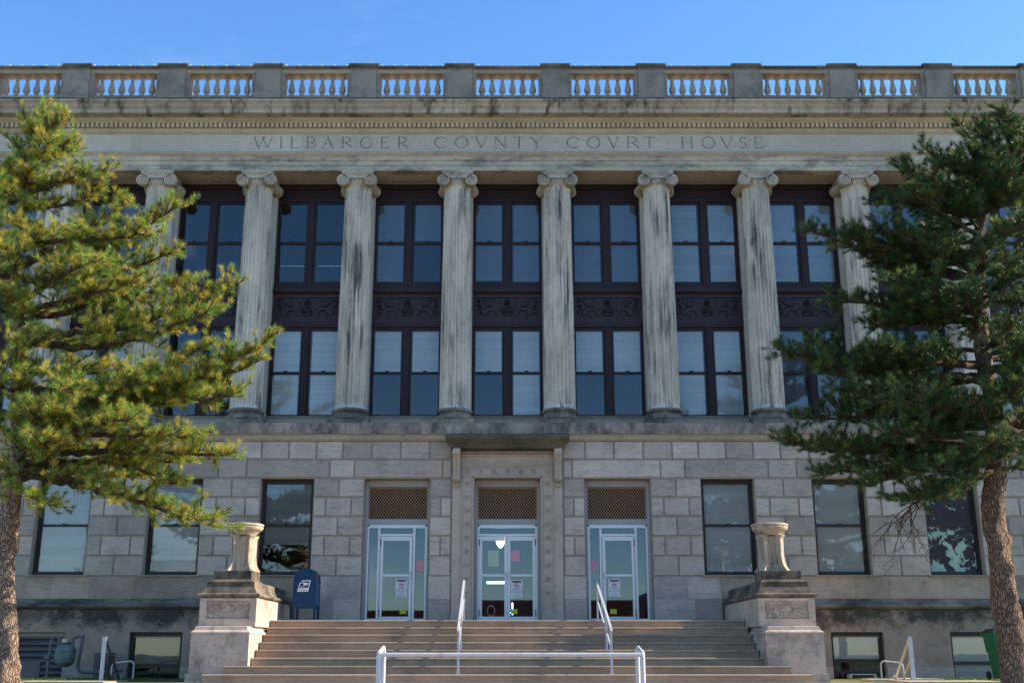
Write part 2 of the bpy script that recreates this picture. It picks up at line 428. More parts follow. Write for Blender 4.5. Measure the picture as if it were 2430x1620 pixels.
M['blindD'] = blind_mat('mid_grey_blind', (.34, .35, .36), 11)  # even mid grey, darker than the white blind
M['blindC'] = blind_mat('pale_blind', (.86, .86, .84), 7)

def mint():
    m = NT('peeling_window_paint')
    a = m.noise(2.3, detail=9, rough=.72, dist=.6, loc=(1.4, 0, .3))
    sep = m.n('SeparateXYZ'); m.l(m.pos(), sep.inputs[0])
    zb = m.mapr(sep.outputs[2], 2.7, 4.6, .09, -.09)
    xb = m.mapr(sep.outputs[0], 11.1, 12.4, .04, -.03)
    s = m.math('ADD', m.math('ADD', a, zb), xb)
    f = m.mapr(s, .548, .558)
    c = m.mix(f, (.022, .012, .018), (.36, .50, .38))
    b = m.n('BsdfPrincipled'); m.l(c, b.inputs['Base Color']); b.inputs['Roughness'].default_value = .35; b.inputs['Specular IOR Level'].default_value = .3
    m.l(b.outputs[0], m.out.inputs['Surface']); return m.mat
M['mint'] = mint()

def bark(name, a, b_, seed=0):
    m = NT(name)
    f = m.noise(5, detail=8, rough=.7, dist=.8, stretch=(2.6, 2.6, .7), loc=(seed, 0, 0))
    g = m.noise(22, detail=6, rough=.7, stretch=(1.5, 1.5, .6))
    v = m.n('TexVoronoi', feature='DISTANCE_TO_EDGE'); v.inputs['Scale'].default_value = 14
    mp = m.n('Mapping'); mp.inputs['Scale'].default_value = (1.6, 1.6, .40)
    wv = m.n('TexNoise'); wv.inputs['Scale'].default_value = 3; va = m.n('VectorMath', operation='ADD'); m.l(m.pos(), wv.inputs['Vector']); m.l(m.pos(), va.inputs[0]); vm_ = m.n('VectorMath', operation='SCALE'); m.l(wv.outputs['Color'], vm_.inputs[0]); vm_.inputs['Scale'].default_value = .25; m.l(vm_.outputs[0], va.inputs[1]); m.l(va.outputs[0], mp.inputs[0]); m.l(mp.outputs[0], v.inputs['Vector'])
    crack = m.mapr(m.math('ADD', v.outputs['Distance'], m.math('MULTIPLY', m.math('SUBTRACT', g, .5), .25)), -.02, .16)
    c = m.mix(m.mapr(f, .35, .65), a, b_)
    c = m.mix(m.mapr(g, .35, .7, 0, .5), c, tuple(x*.45 for x in a))
    c = m.mix(m.math('MULTIPLY', m.math('SUBTRACT', 1.0, crack), .6), c, tuple(x*.4 for x in a))
    bs = m.n('BsdfPrincipled'); m.l(c, bs.inputs['Base Color']); bs.inputs['Roughness'].default_value = .9
    bs.inputs['Specular IOR Level'].default_value = .15
    bp = m.n('Bump'); bp.inputs['Strength'].default_value = 1.0; bp.inputs['Distance'].default_value = .09
    m.l(m.math('ADD', crack, m.math('MULTIPLY', f, .8)), bp.inputs['Height']); m.l(bp.outputs[0], bs.inputs['Normal'])
    m.l(bs.outputs[0], m.out.inputs['Surface']); return m.mat
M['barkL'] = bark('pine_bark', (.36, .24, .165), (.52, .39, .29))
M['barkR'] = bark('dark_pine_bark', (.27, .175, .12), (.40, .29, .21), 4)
M['twig'] = bark('twig_bark', (.16, .11, .075), (.24, .17, .12), 2)

def leaf(name, c1, c2, trans=.35, bright=1.0):
    m = NT(name)
    i = m.island()
    big = m.noise(1.3, detail=3)
    c = m.mix(i, c1, c2); c = m.mix(m.mapr(big, .35, .65, 0, .5), c, tuple(x*.7 for x in c1))
    d = m.n('BsdfPrincipled'); m.l(c, d.inputs['Base Color']); d.inputs['Roughness'].default_value = .42; d.inputs['Specular IOR Level'].default_value = .4
    t = m.n('BsdfTranslucent'); m.l(c, t.inputs['Color'])
    mx = m.n('MixShader'); mx.inputs[0].default_value = trans
    m.l(d.outputs[0], mx.inputs[1]); m.l(t.outputs[0], mx.inputs[2]); m.l(mx.outputs[0], m.out.inputs['Surface'])
    return m.mat
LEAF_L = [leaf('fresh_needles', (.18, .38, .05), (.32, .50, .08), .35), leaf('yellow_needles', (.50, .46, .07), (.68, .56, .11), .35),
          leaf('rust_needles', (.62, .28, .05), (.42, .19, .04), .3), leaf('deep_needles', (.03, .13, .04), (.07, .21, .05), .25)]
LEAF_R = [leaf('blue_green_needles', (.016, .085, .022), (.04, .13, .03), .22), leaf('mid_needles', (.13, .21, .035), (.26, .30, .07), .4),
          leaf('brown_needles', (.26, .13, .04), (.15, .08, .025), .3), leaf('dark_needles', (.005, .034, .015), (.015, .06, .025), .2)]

# ------------------------------------------------------------------ ground
def ground_mat():
    m = NT('lawn_soil')
    n = m.noise(2.0, detail=8); n2 = m.noise(30, detail=5)
    c = m.mix(n, (.06, .09, .02), (.11, .12, .035)); c = m.mix(m.mapr(n2, .4, .7, 0, .5), c, (.10, .075, .04))
    b = m.n('BsdfPrincipled'); m.l(c, b.inputs['Base Color']); b.inputs['Roughness'].default_value = .95
    m.l(b.outputs[0], m.out.inputs['Surface']); return m.mat
def conc(name, col):
    return stone(name, col, island=.05, vein=.05, stain_amt=.4, thr=(.5, .75), bump=.15)
M['lawn'] = ground_mat(); M['walk'] = conc('pavement_concrete', (.40, .365, .32))
M['asphalt'] = conc('asphalt', (.16, .155, .15))
gm = MB()
prof = [(-900, -1.25), (-14, -1.25), (2, -1.15), (9.5, -1.05), (12, -.75), (15, -.4), (19, -.12), (22.5, -.02), (60, -.02), (900, -.02)]
vs = []; fs = []
for x in (-900, 900):
    for y, z in prof: vs.append((x, y, z))
n = len(prof)
for i in range(n-1): fs.append((i, n+i, n+i+1, i+1))
gm.add(vs, fs)
tag(mesh_obj('ground', gm, M['lawn']), kind='structure')
g = MB(); g.box(-900, 900, -13.5, -2.5, -1.24, -1.20); tag(mesh_obj('road', g, M['asphalt']), kind='structure')
g = MB()
g.add([(x, y, z+.03) for x in (-60, 60) for y, z in prof[2:8]], [(i, 6+i, 7+i, i+1) for i in range(5)])
g.box(-60, 60, -2.5, 1.98, -1.3, -1.1)
tag(mesh_obj('bounce_pavement', g, M['walk']), kind='structure')  # unseen pale forecourt, added to bounce light up onto the facade
g = MB()
g.box(-8.4, 8.4, 22.6, 25.0, -.3, 0.0)
g.box(-2.2, 2.3, 19.2, 22.58, -.3, -.03)
g.box(-10.5, -8.42, 24.4, 26.0, -.3, .03); g.box(8.42, 10.5, 24.4, 26.0, -.3, .03)
tag(mesh_obj('path', g, M['walk']), kind='structure')

# ------------------------------------------------------------------ courthouse
S = 2.95
LAND = 1.36
CH = empty('courthouse', (0, 30, 0), 'grey limestone courthouse with fluted columns, carved frieze and roof balustrade', 'building')
XL, XR = -22.0, 30.0
GW = [-11.85, -8.88, -5.90, 5.90, 8.88, 11.85]        # ground-floor windows
GWx = GW + [-16.2, 16.2, 19.1, 22.0, 25.0]
DOORS = [-2.95, 0.0, 2.95]
ops = [(c-.71, c+.71, 2.57, 5.12) for c in GWx] + [(c-.885, c+.885, LAND-.02, 5.12) for c in DOORS]
BW = [-12.07, -9.06, 9.02, 12.1]
bops = [(c-.68, c+.68, -.2, 1.13) for c in BW]

w = MB(); w.wall(XL, XR, 30.03, 30.5, 1.0, 6.14, ops)
part('ground_floor_wall', w, M['wallback'], CH)

# rusticated blocks, every block its own island
rows = [(5.66, 6.12), (5.15, 5.61), (4.64, 5.095), (4.135, 4.59), (3.62, 4.08), (3.10, 3.57), (2.57, 3.05)]
b = MB()
def blk(x0, x1, z0, z1, y0=30.0, c=.010):
    if x1-x0 > .06: b.cham(x0+.022, x1-.022, y0, 30.028, z0, z1, c)
def spans_row(joints, z0, z1):
    for a, c in zip(joints[:-1], joints[1:]): blk(a, c, z0, z1)
right1 = [1.49, 2.10, 2.88, 3.67, 4.45, 5.16, 5.90, 6.64, 7.38, 8.14, 8.88, 9.62, 10.37, 11.11, 11.85, 12.6, 13.3, 14.0, 14.8, 15.5, 16.2, 17, 17.7, 18.4, 19.1, 19.9, 20.6, 21.4, 22]
right2 = [1.49, 1.74, 4.12, 4.76, 6.96, 7.72, 7.84, 9.95, 10.78, 12.93, 13.9, 14.8, 15.2, 17.3, 18, 20.2, 21, 22]
right2 = [1.49, 1.74, 4.12, 4.78, 7.02, 7.78, 9.98, 10.74, 12.96, 13.8, 15.1, 17.3, 18, 20.2, 21, 22]
spans_row(right1, *rows[0]); spans_row([-v for v in right1][::-1], *rows[0])
spans_row(right2, *rows[1]); spans_row([-v for v in right2][::-1], *rows[1])
for sgn in (1, -1):
    piers = [(1.49, 2.065, 1), (3.835, 5.19, 2), (6.61, 8.17, 2), (9.59, 11.14, 2), (12.56, 15.49, 4), (16.91, 18.39, 2), (19.81, 22, 3)]
    for (a, c, nb) in piers:
        for ri in range(2, 7):
            z0, z1 = rows[ri]
            wd = (c-a)
            if ri % 2 == 0:
                js = [a + wd*k/nb for k in range(nb+1)]
            elif nb == 1: js = [a, (a+c)/2, c]
            else:
                u = wd/nb; js = [a, a+u/2] + [a+u*(k+.5) for k in range(1, nb)] + [c]
            if sgn < 0: js = [-v for v in js][::-1]
            spans_row(js, z0, z1)
# smooth courses beside the doors, above the landing
for x0, x1 in ((-5.60, -3.835), (-2.065, -1.49), (1.49, 2.065), (3.835, 5.60)):
    nb = 2 if x1-x0 > 1 else 1
    for z0, z1, o in ((1.965, 2.543, 0), (1.0, 1.961, .3)):
        js = [x0 + (x1-x0)*k/nb for k in range(nb+1)]
        if nb == 2: js[1] += o*.6
        for a, c in zip(js[:-1], js[1:]): b.box(a+.002, c-.002, 29.985, 30.028, z0, z1)
split_part('rusticated_stonework', b, M['wall'], CH)

# plinth course under the windows, window sills, water table, basement wall
b = MB()
for sgn in (1, -1):
    js = [5.60, 6.35, 7.27, 8.15, 9.09, 10.0, 10.93, 12.6, 14.0, 15.3, 16.8, 18.2, 19.6, 22]
    if sgn < 0: js = [-v for v in js][::-1]
    for a, c in zip(js[:-1], js[1:]): b.box(a+.002, c-.002, 29.955, 30.028, 1.975, 2.535)
split_part('plinth_course', b, M['plinth'], CH)
b = MB()
for c in GWx: b = MB(); b.box(c-.80, c+.80, 29.90, 30.27, 2.538, 2.572); part('window_sill', b, M['plinth'], CH)
b = MB()
wt = [(29.93, 1.70), (29.86, 1.715)]
for k in range(7):
    a = -PI/2 + PI*k/6; wt.append((29.85-.055*math.cos(a), 1.785+.055*math.sin(a)))
wt += [(29.87, 1.85), (29.90, 1.87), (29.915, 1.93), (29.95, 1.972)]
for x0, x1 in ((XL, -5.6), (5.6, XR)): b.profx(wt, x0, x1, 30.03, step=2.7)
split_part('water_table', b, M['water'], CH)
b = MB(); b.wall(XL, -5.6, 29.9, 30.5, -.6, 1.698, bops); b.wall(5.6, XR, 29.9, 30.5, -.6, 1.698, bops)
split_part('basement_wall', b, M['base'], CH)
b = MB()
for x0, x1 in ((-15, -12.76), (-11.38, -9.75), (-8.37, -7.2), (7.2, 8.33), (9.71, 11.41), (12.79, 15)): b = MB(); b.box(x0, x1, 29.84, 29.898, -.3, .26); part('footing', b, M['trim'], CH)

# belt course and mouldings
b = MB()
b.profx([(29.975, 6.142), (29.965, 6.17), (29.93, 6.19), (29.925, 6.25), (29.90, 6.27), (29.89, 6.302)], XL, XR, 30.5, step=1.48)
part('belt_moulding', b, M['trim'], CH)
b = MB()
b.profx([(29.84, 6.305), (29.83, 6.59), (29.85, 6.61)], XL, XR, 30.5, step=1.23)
b.box(XL, XR, 30.502, 32.0, 6.30, 6.60)
part('belt_course', b, M['ledge'], CH)
b = MB(); b.box(XL, XR, 31.42, 31.95, 6.603, 7.07)
b.box(XL, XR, 31.36, 31.95, 7.073, 7.10)
part('upper_sill', b, M['trim'], CH)

# piers behind the columns
b = MB()
half = S/2
for k in range(-8, 10):
    c = (k+.5)*S
    if c < XL+.6 or c > XR-.6: continue
    b = MB()
    for z0, z1 in ((7.104, 9.3), (9.304, 11.6), (11.604, 14.32)):
        b.box(c-.44, c+.44, 31.44, 31.95, z0, z1)
    part('wall_pier', b, M['frieze'], CH)
b = MB()      # antae at the ends of the colonnade
for c in (-4.5*S, 4.5*S, 5.5*S, -5.5*S, 6.5*S, -6.5*S):
    b = MB()
    for z0, z1 in ((6.82, 8.8), (8.804, 10.9), (10.904, 12.6), (12.604, 13.98)):
        b.box(c-.46, c+.46, 30.55, 31.338, z0, z1)
    b.box(c-.54, c+.54, 30.47, 31.338, 6.603, 6.817)
    b.ring([(.0, 13.983), (.05, 14.02), (.05, 14.1), (.12, 14.22), (.12, 14.32)], 0, 0, c-.44, c+.44, 30.57, 31.2)
    part('anta', b, M['col'], CH)

# columns
COLY = 30.98
RB, RT = .45, .388
ZB, ZT = 7.20, 13.88
def flute(a, z):
    t = (a*24/(2*PI)) % 1.0
    if t < .16 or t > .84: return 1.0
    u = (t-.16)/.68; d = math.sin(PI*u)
    if z < ZB+.12: d *= max(0, (z-ZB-.03)/.09)
    if z > ZT-.16: d *= max(0, (ZT-.07-z)/.09)
    return 1 - .10*max(0, d)
def make_column(x):
    sh = MB()
    pr = [(RB*1.035, ZB-.02), (RB*1.01, ZB+.03), (RB, ZB+.06), (RB, ZB+.09), (RB, ZB+.12)]
    for i in range(1, 14):
        t = i/13; z = ZB+.12 + (ZT-.16-ZB-.12)*t
        pr.append((RB + (RT-RB)*(t**1.6), z))
    pr += [(RT, ZT-.12), (RT, ZT-.08), (RT, ZT-.06), (RT*1.05, ZT-.05), (RT*1.07, ZT-.02), (RT*1.0, ZT)]
    sh.lathe(pr, 0, 0, 192, flute)
    o = mesh_obj('column', sh, M['col'], CH, (x, COLY, 0), local=True)
    bs = MB()
    bs.box(-.57, .57, -.57, .57, 6.603, 6.83)
    pr = [(.40, 6.83)]
    for k in range(9):
        a = -PI/2+PI*k/8; pr.append((.50+.075*math.cos(a), 6.908+.075*math.sin(a)))
    pr += [(.49, 6.985), (.475, 7.0), (.455, 7.03), (.465, 7.06), (.48, 7.07)]
    for k in range(7):
        a = -PI/2+PI*k/6; pr.append((.475+.05*math.cos(a), 7.122+.05*math.sin(a)))
    pr += [(.46, 7.18), (.45, 7.182)]
    bs.lathe(pr, 0, 0, 48)
    mesh_obj('base', bs, M['colbase'], o, (x, COLY, 0), local=True)
    cp = MB()
    # echinus with egg forms
    pr = [(RT*.99, 13.86), (RT*1.06, 13.90), (RT*1.14, 13.97), (RT*1.17, 14.02), (RT*1.1, 14.05)]
    cp.lathe(pr, 0, 0, 72, lambda a, z: 1+.035*math.cos(a*20))
    # volutes (front and back) and bolsters
    def volute(cx, sg, ys):
        cz = 14.005; r0 = .195
        yf = -.50*ys
        # disc body
        vs_ = []; N = 28
        for k in range(N):
            a = 2*PI*k/N; vs_.append((cx+(r0-.02)*math.cos(a), cz+(r0-.02)*math.sin(a)))
        y0, y1 = (yf+.02, yf+.12) if ys > 0 else (yf-.12, yf-.02)
        cp.prismy(vs_, y0, y1)
        pts = []; rad = []
        turns = 2.4; NN = 44
        for k in range(NN+1):
            t = k/NN; a = PI/2 - sg*(0) + sg*(-1)*(-2*PI*turns*t)
            a = PI/2 + (-sg)*2*PI*turns*t*-1
            r = r0*(1-.86*t**.85)
            pts.append((cx + r*math.cos(a), yf+.012*ys, cz + r*math.sin(a))); rad.append(.026*(1-.5*t))
        cp.tube(pts, rad, 6)
        cp.bead(cx, yf+.02, cz, .03, .04*ys, .03)
    for ys in (1, -1):
        for sg in (-1, 1): volute(sg*.42, sg, ys)
        # canalis between volutes
        n_ = 10; top = [(-.42+.84*i/n_, 14.195-.012*math.sin(PI*i/n_)) for i in range(n_+1)]
        bot = [(.42-.84*i/n_, 14.085-.03*math.sin(PI*i/n_)) for i in range(n_+1)]
        y0, y1 = (-.48, -.30) if ys > 0 else (.30, .48)
        cp.prismy(bot+top, y0, y1)
        cp.tube([(x_, -.482*ys, z_) for x_, z_ in top], .022, 6)
        for k in range(9):
            cp.bead(-.24+.06*k, -.43*ys, 14.03, .022, .045*ys, .04)
    for sg in (-1, 1):     # bolsters
        pr = [(-.42, .175), (-.30, .15), (-.15, .12), (-.05, .10), (0, .108), (.05, .10), (.15, .12), (.30, .155), (.48, .19)]
        vs_ = []; fs_ = []; N = 20
        for (yy, rr) in pr:
            for k in range(N):
                a = 2*PI*k/N; vs_.append((sg*.42+rr*math.cos(a), yy, 14.01+rr*math.sin(a)))
        for i in range(len(pr)-1):
            for k in range(N): fs_.append((i*N+k, i*N+(k+1) % N, (i+1)*N+(k+1) % N, (i+1)*N+k))
        cp.add(vs_, fs_)
    # abacus
    cp.ring([(.0, 14.19), (.03, 14.215), (.045, 14.26), (.045, 14.32)], 0, 0, -.42, .42, -.43, .43)
    for k in range(19): cp.bead(-.42+.0467*k, -.445, 14.24, .018, .03, .022)
    mesh_obj('capital', cp, M['cap'], o, (x, COLY, 0), local=True)
    return o
c0 = make_column(-3.5*S)
for k in range(1, 8): copy_tree(c0, None, (S*k, 0, 0))

# bronze window bays -------------------------------------------------
FY = 31.62                                    # face of the bronze work
def frame_window(zt, zmid0, zmid1, zb, zlo, zhi, deco=False):
    """double sash frame between z zlo..zhi; glass zb..zmid0, zmid1..zt"""
    f = MB()
    f.box(-1.035, -.985, FY, FY+.2, zlo, zhi); f.box(.985, 1.035, FY, FY+.2, zlo, zhi)
    f.box(-.115, .115, FY+.01, FY+.2, zlo, zhi)
    f.box(-.085, .085, FY-.03, FY+.008, zlo, zhi); f.box(-.02, .02, FY-.045, FY-.032, zlo, zhi)
    for a, b_ in ((-.985, -.115), (.115, .985)):
        f.box(a, b_, FY+.015, FY+.2, zt, zhi); f.box(a, b_, FY+.015, FY+.2, zlo, zb)
        f.box(a, b_, FY+.035, FY+.11, zmid0, zmid1)
        f.box(a, a+.035, FY+.04, FY+.12, zb, zmid0); f.box(b_-.035, b_, FY+.04, FY+.12, zb, zmid0)
        f.box(a, a+.025, FY+.03, FY+.12, zmid1, zt); f.box(b_-.025, b_, FY+.03, FY+.12, zmid1, zt)
        f.box((a+b_)/2-.05, (a+b_)/2+.05, FY+.02, FY+.034, zmid0+.02, zmid1+.03)
    return f
def pane_mesh(zt, zmid0, zmid1, zb):
    f = MB()
    for a, b_ in ((-.95, -.15), (.15, .95)):
        f.box(a, b_, FY+.07, FY+.078, zb, zmid0); f.box(a, b_, FY+.05, FY+.058, zmid1, zt)
    return f
def blind_mesh(spec, zt, zb):
    """spec: per side height where the blind ends"""
    f = MB()
    for (a, b_), zlow in zip(((-.93, -.17), (.17, .93)), spec):
        if zlow is None: continue
        f.box(a, b_, FY+.13, FY+.145, max(zlow, zb-.1), zt+.1)
        f.box(a+.5*(b_-a)-.002, a+.5*(b_-a)+.002, FY+.124, FY+.129, max(zlow, zb-.1), zt)
    return f
topw = frame_window(13.70, 12.41, 12.49, 11.22, 11.07, 13.76)
botw = frame_window(9.72, 8.405, 8.475, 7.20, 7.104, 9.80)
top_pane = pane_mesh(13.70, 12.41, 12.49, 11.22); bot_pane = pane_mesh(9.72, 8.405, 8.475, 7.20)

def spandrel():
    f = MB()
    # decorated head above the top window is separate; this one is between floors
    f.profx([(FY-.02, 10.795), (FY-.03, 10.83), (FY-.09, 10.86), (FY-.12, 10.90), (FY-.12, 10.945), (FY-.05, 10.97), (FY-.03, 11.068)], -1.04, 1.04, FY+.2)
    f.box(-1.04, 1.04, FY-.01, FY+.2, 10.72, 10.793)
    f.box(-1.04, -.94, FY-.01, FY+.2, 10.06, 10.718); f.box(.94, 1.04, FY-.01, FY+.2, 10.06, 10.718)
    f.box(-.938, .938, FY+.03, FY+.2, 10.06, 10.718)
    f.box(-1.04, 1.04, FY-.01, FY+.2, 9.985, 10.058)
    f.profx([(FY-.01, 9.80), (FY-.04, 9.82), (FY-.04, 9.87), (FY-.06, 9.88), (FY-.06, 9.93), (FY-.02, 9.945), (FY-.015, 9.983)], -1.04, 1.04, FY+.2)
    return f
def griffins():
    f = MB(); y = FY+.028
    W = lambda px, py: ((px-1100)/10.69/81.0, 10.07+(775-py)/10.69/87.0)   # measured on the photograph, metres on the panel
    def st(pts, r=.010):
        P = [W(*p) for p in pts]
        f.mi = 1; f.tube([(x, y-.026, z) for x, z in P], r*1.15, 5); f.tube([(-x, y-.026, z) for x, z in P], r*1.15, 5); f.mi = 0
    def fill(pts, d=.030):
        P = [W(*p) for p in pts]
        f.prismy(P, y-d, y+.01); f.prismy([(-x, z) for x, z in P][::-1], y-d, y+.01)
    # body, haunch, legs
    fill([(440, 600), (470, 500), (560, 450), (700, 430), (760, 380), (790, 280), (760, 215), (850, 230), (930, 280), (900, 330), (860, 340), (860, 480), (830, 560), (850, 650), (800, 650), (780, 540), (640, 545), (570, 630), (460, 650)])
    fill([(450, 640), (670, 640), (670, 672), (450, 672)]); fill([(800, 650), (890, 655), (890, 678), (800, 672)])
    fill([(860, 470), (990, 395), (1000, 425), (880, 520)])
    fill([(600, 395), (500, 310), (465, 205), (520, 240), (580, 290), (640, 250), (690, 300), (700, 370), (760, 430), (700, 425)])
    st([(440, 600), (470, 510), (560, 455), (690, 440)]); st([(570, 630), (640, 545), (780, 520), (815, 650)])
    st([(465, 205), (490, 300), (600, 395), (740, 440)]); st([(600, 250), (590, 320), (640, 380), (750, 410)]); st([(600, 250), (670, 260), (700, 320)])
    st([(520, 215), (560, 300), (650, 380)], .007)
    # tail scrolls
    def spi(cx, cy, r, s=1, tn=1.6):
        st([(cx+r*(1-.75*t/14)*math.cos(s*t*tn*2*PI/14), cy+r*(1-.75*t/14)*math.sin(s*t*tn*2*PI/14)) for t in range(15)], .008)
    spi(385, 390, 60); spi(370, 265, 50, -1)
    st([(440, 600), (380, 640), (335, 600), (345, 530), (430, 490), (395, 440)], .009)
    spi(1010, 560, 65, 1, 1.9)
    st([(1010, 440), (1090, 480), (1095, 600)], .008); st([(960, 650), (1000, 668), (1095, 680)], .010)
    for k in range(6):   # anthemion leaves
        a = R(8+16*k); L = 190-10*k
        st([(1098-20*math.sin(a), 400-20*math.cos(a)), (1098-(L*.55)*math.sin(a*.8), 400-L*.8*math.cos(a*.9)), (1098-(L*.48)*math.sin(a), 400-L*math.cos(a*.8))], .009)
    st([(1095, 210), (1095, 600)], .009)
    return f
def head_frieze():
    f = MB()
    f.box(-1.04, 1.04, FY+.02, FY+.2, 13.762, 14.32)
    f.box(-1.04, 1.04, FY-.03, FY+.018, 14.16, 14.32); f.box(-1.04, 1.04, FY-.02, FY+.018, 13.762, 13.84)
    return f
def guilloche():
    f = MB()
    for k in range(17):
        cx = -.96+.12*k
        f.tube([(cx+.05*math.cos(a*PI/6), FY+.015, 14.0+.055*math.sin(a*PI/6)) for a in range(13)], .009, 4)
        f.bead(cx, FY+.02, 14.0, .018, .02, .018)
    f.tube([(-1.03, FY+.012, 13.92), (1.03, FY+.012, 13.92)], .012, 4); f.tube([(-1.03, FY+.012, 14.08), (1.03, FY+.012, 14.08)], .012, 4)
    return f
# blinds by bay: (upper material, upper ends, lower material, lower ends)
BL = {
 -5: ('blindB', (12.5, 12.5), 'blindA', (7.1, 7.1)), -4: ('blindB', (12.6, 12.6), 'blindA', (7.1, 7.1)),
 -3: (None, None, None, None), -2: (None, None, 'blindC', (7.1, 7.1)),
 -1: ('blindB', (11.0, 12.55), 'blindA', (8.44, 8.44)), 0: ('blindB', (11.3, 11.2), 'blindA', (8.44, 7.1)),
 1: ('blindB', (11.0, 11.0), 'blindA', (8.44, 8.44)), 2: ('blindE', (11.0, 11.0), 'blindA', (7.1, 7.1)),
 3: ('blindE', (11.0, 11.0), 'blindB', (7.1, 7.1)), 4: ('blindB', (11.0, 11.0), 'blindB', (7.1, 7.1)), 5: ('blindB', (11, 11), 'blindA', (7.1, 7.1)), 6: ('blindB', (11, 11), 'blindA', (7.1, 7.1))}
protos = None
for k in range(-5, 7):
    x = k*S
    if protos is None:
        A = mesh_obj('window', topw, M['bronze'], CH, (x, 0, 0), local=True); mesh_obj('pane', top_pane, M['glass'], A, (x, 0, 0), local=True)
        B = mesh_obj('window', botw, M['bronze'], CH, (x, 0, 0), local=True); mesh_obj('pane', bot_pane, M['glass'], B, (x, 0, 0), local=True)
        C = mesh_obj('spandrel_panel', spandrel(), M['bronze2'], CH, (x, 0, 0), local=True); mesh_obj('griffin_relief', griffins(), [M['bronze2'], M['bronze3']], C, (x, 0, 0), local=True)
        D = mesh_obj('window_head', head_frieze(), M['bronze'], CH, (x, 0, 0), local=True); mesh_obj('guilloche_band', guilloche(), M['bronze2'], D, (x, 0, 0), local=True)
        protos = (A, B, C, D); x00 = x; cur = protos
    else:
        cur = [copy_tree(p, None, (x-x00, 0, 0)) for p in protos]
    spec = BL[k]
    cur_b = []
    if spec[0]: cur_b.append((cur[0], spec[0], blind_mesh(spec[1], 13.70, 11.22)))
    if spec[2]: cur_b.append((cur[1], spec[2], blind_mesh(spec[3], 9.72, 7.20)))
    for (p, mm, me_) in cur_b: p['_b'] = 1; (lambda o: None)(0)
    # blinds are added after the copies so that they are not copied twice
    if k == -5: pend = []
    pend += [(p, mm, me_, x) for (p, mm, me_) in cur_b]
for p, mm, me_, x in pend:
    del p['_b']; mesh_obj('blind', me_, M[mm], p, (x, 0, 0), local=True)

for a_, c_ in ((-.93, -.17), (.17, .93)):
    q = MB(); q.box(-2*S+a_, -2*S+c_, FY+.3, FY+.32, 11.80, 11.825); part('white_rail_inside', q, M['wht'], CH)
# dark rooms behind the windows
b = MB()
b.box(XL+.3, XR-.3, 35.0, 35.2, -.5, 16.0)
for z in (.0, 6.2, 10.3, 14.33): b.box(XL+.3, XR-.3, 31.96 if z > 5 else 30.52, 35.0, z, z+.25)
for k in range(-7, 9):
    c = (k+.5)*S
    if XL+1 < c < XR-1: b.box(c-.08, c+.08, 31.96, 34.99, 6.46, 10.29); b.box(c-.08, c+.08, 31.96, 34.99, 10.56, 14.32)
for c in (-13.4, -10.4, -7.4, -4.2, 4.2, 7.4, 10.4, 13.4, 17.6): b.box(c-.08, c+.08, 30.52, 34.99, .26, 6.19)
part('interior_walls', b, M['room'], CH)
b = MB(); b.box(XL, XR, 35.21, 48.0, -.5, 16.4); b.box(XL, XL+.28, 30.52, 35.2, -.5, 16.4); b.box(XR-.28, XR, 30.52, 35.2, -.5, 16.4)
part('rear_block', b, M['frieze'], CH)

# entablature --------------------------------------------------------
EX0, EX1 = XL-.1, XR+.1
b = MB()
b.profx([(30.60, 14.332), (30.60, 14.485), (30.575, 14.49), (30.575, 14.635), (30.55, 14.64), (30.55, 14.79)], EX0, EX1, 31.96, step=S)
part('architrave', b, M['entab'], CH)
b = MB()
b.box(EX0, EX1, 30.9, 31.35, 14.322, 14.330); b.box(EX0, EX1, 31.5, 31.95, 14.322, 14.330)
part('soffit', b, M['trim'], CH)
b = MB()
b.profx([(30.53, 14.792), (30.50, 14.82), (30.49, 14.86), (30.46, 14.88), (30.46, 14.905), (30.53, 14.935)], EX0, EX1, 31.0)
xx = EX0+.05
while xx < 20: b.bead(xx, 30.49, 14.845, .032, .03, .022); xx += .085
part('architrave_moulding', b, M['dentil'], CH)
b = MB()
js = sorted([-22.1, -18.6, -15.5, -13.0, -11.2, -9.6, -8.0, -6.1, -4.55, -3.2, -1.3, .33, 2.0, 3.9, 5.3, 7.2, 8.65, 10.15, 11.7, 13.2, 15.0, 18, 22, 26, 30.1])
for a, c in zip(js[:-1], js[1:]): b.box(a+.002, c-.002, 30.56, 31.0, 14.937, 15.478)
part('frieze', b, M['frieze'], CH)
b = MB()
b.profx([(30.55, 15.48), (30.52, 15.50), (30.47, 15.54), (30.45, 15.60), (30.43, 15.612)], EX0, EX1, 31.0)
b.profx([(30.44, 15.614), (30.44, 15.76), (30.34, 15.765), (30.33, 15.80)], EX0, EX1, 31.0)
b.profx([(30.30, 15.802), (30.27, 15.84), (30.22, 15.875)], EX0, EX1, 31.0)
xx = EX0+.05
while xx < 18:
    b.box(xx, xx+.092, 30.335, 30.438, 15.622, 15.757)
    b.bead(xx+.045, 30.50, 15.545, .035, .045, .035); b.bead(xx+.045, 30.29, 15.845, .036, .045, .028)
    xx += .1405
part('dentil_course', b, M['dentil'], CH)
b = MB()
b.profx([(29.98, 15.878), (29.96, 15.89), (29.96, 16.02), (29.93, 16.03), (29.925, 16.06), (29.90, 16.075), (29.885, 16.12), (29.84, 16.17), (29.80, 16.20), (29.80, 16.255)], EX0, EX1, 31.4, step=1.965)
part('cornice', b, M['cornice'], CH)
b = MB(); b.profx([(29.80, 16.258), (29.785, 16.262), (29.785, 16.292), (29.81, 16.30)], EX0, EX1, 31.3, step=1.965); part('cornice_shadow_strip', b, M['coping'], CH)  # thin dark strip added in place of a shadow line under the balustrade
b = MB(); b.box(EX0, EX1, 31.402, 48.0, 16.0, 16.2); part('roof', b, M['roofing'], CH)

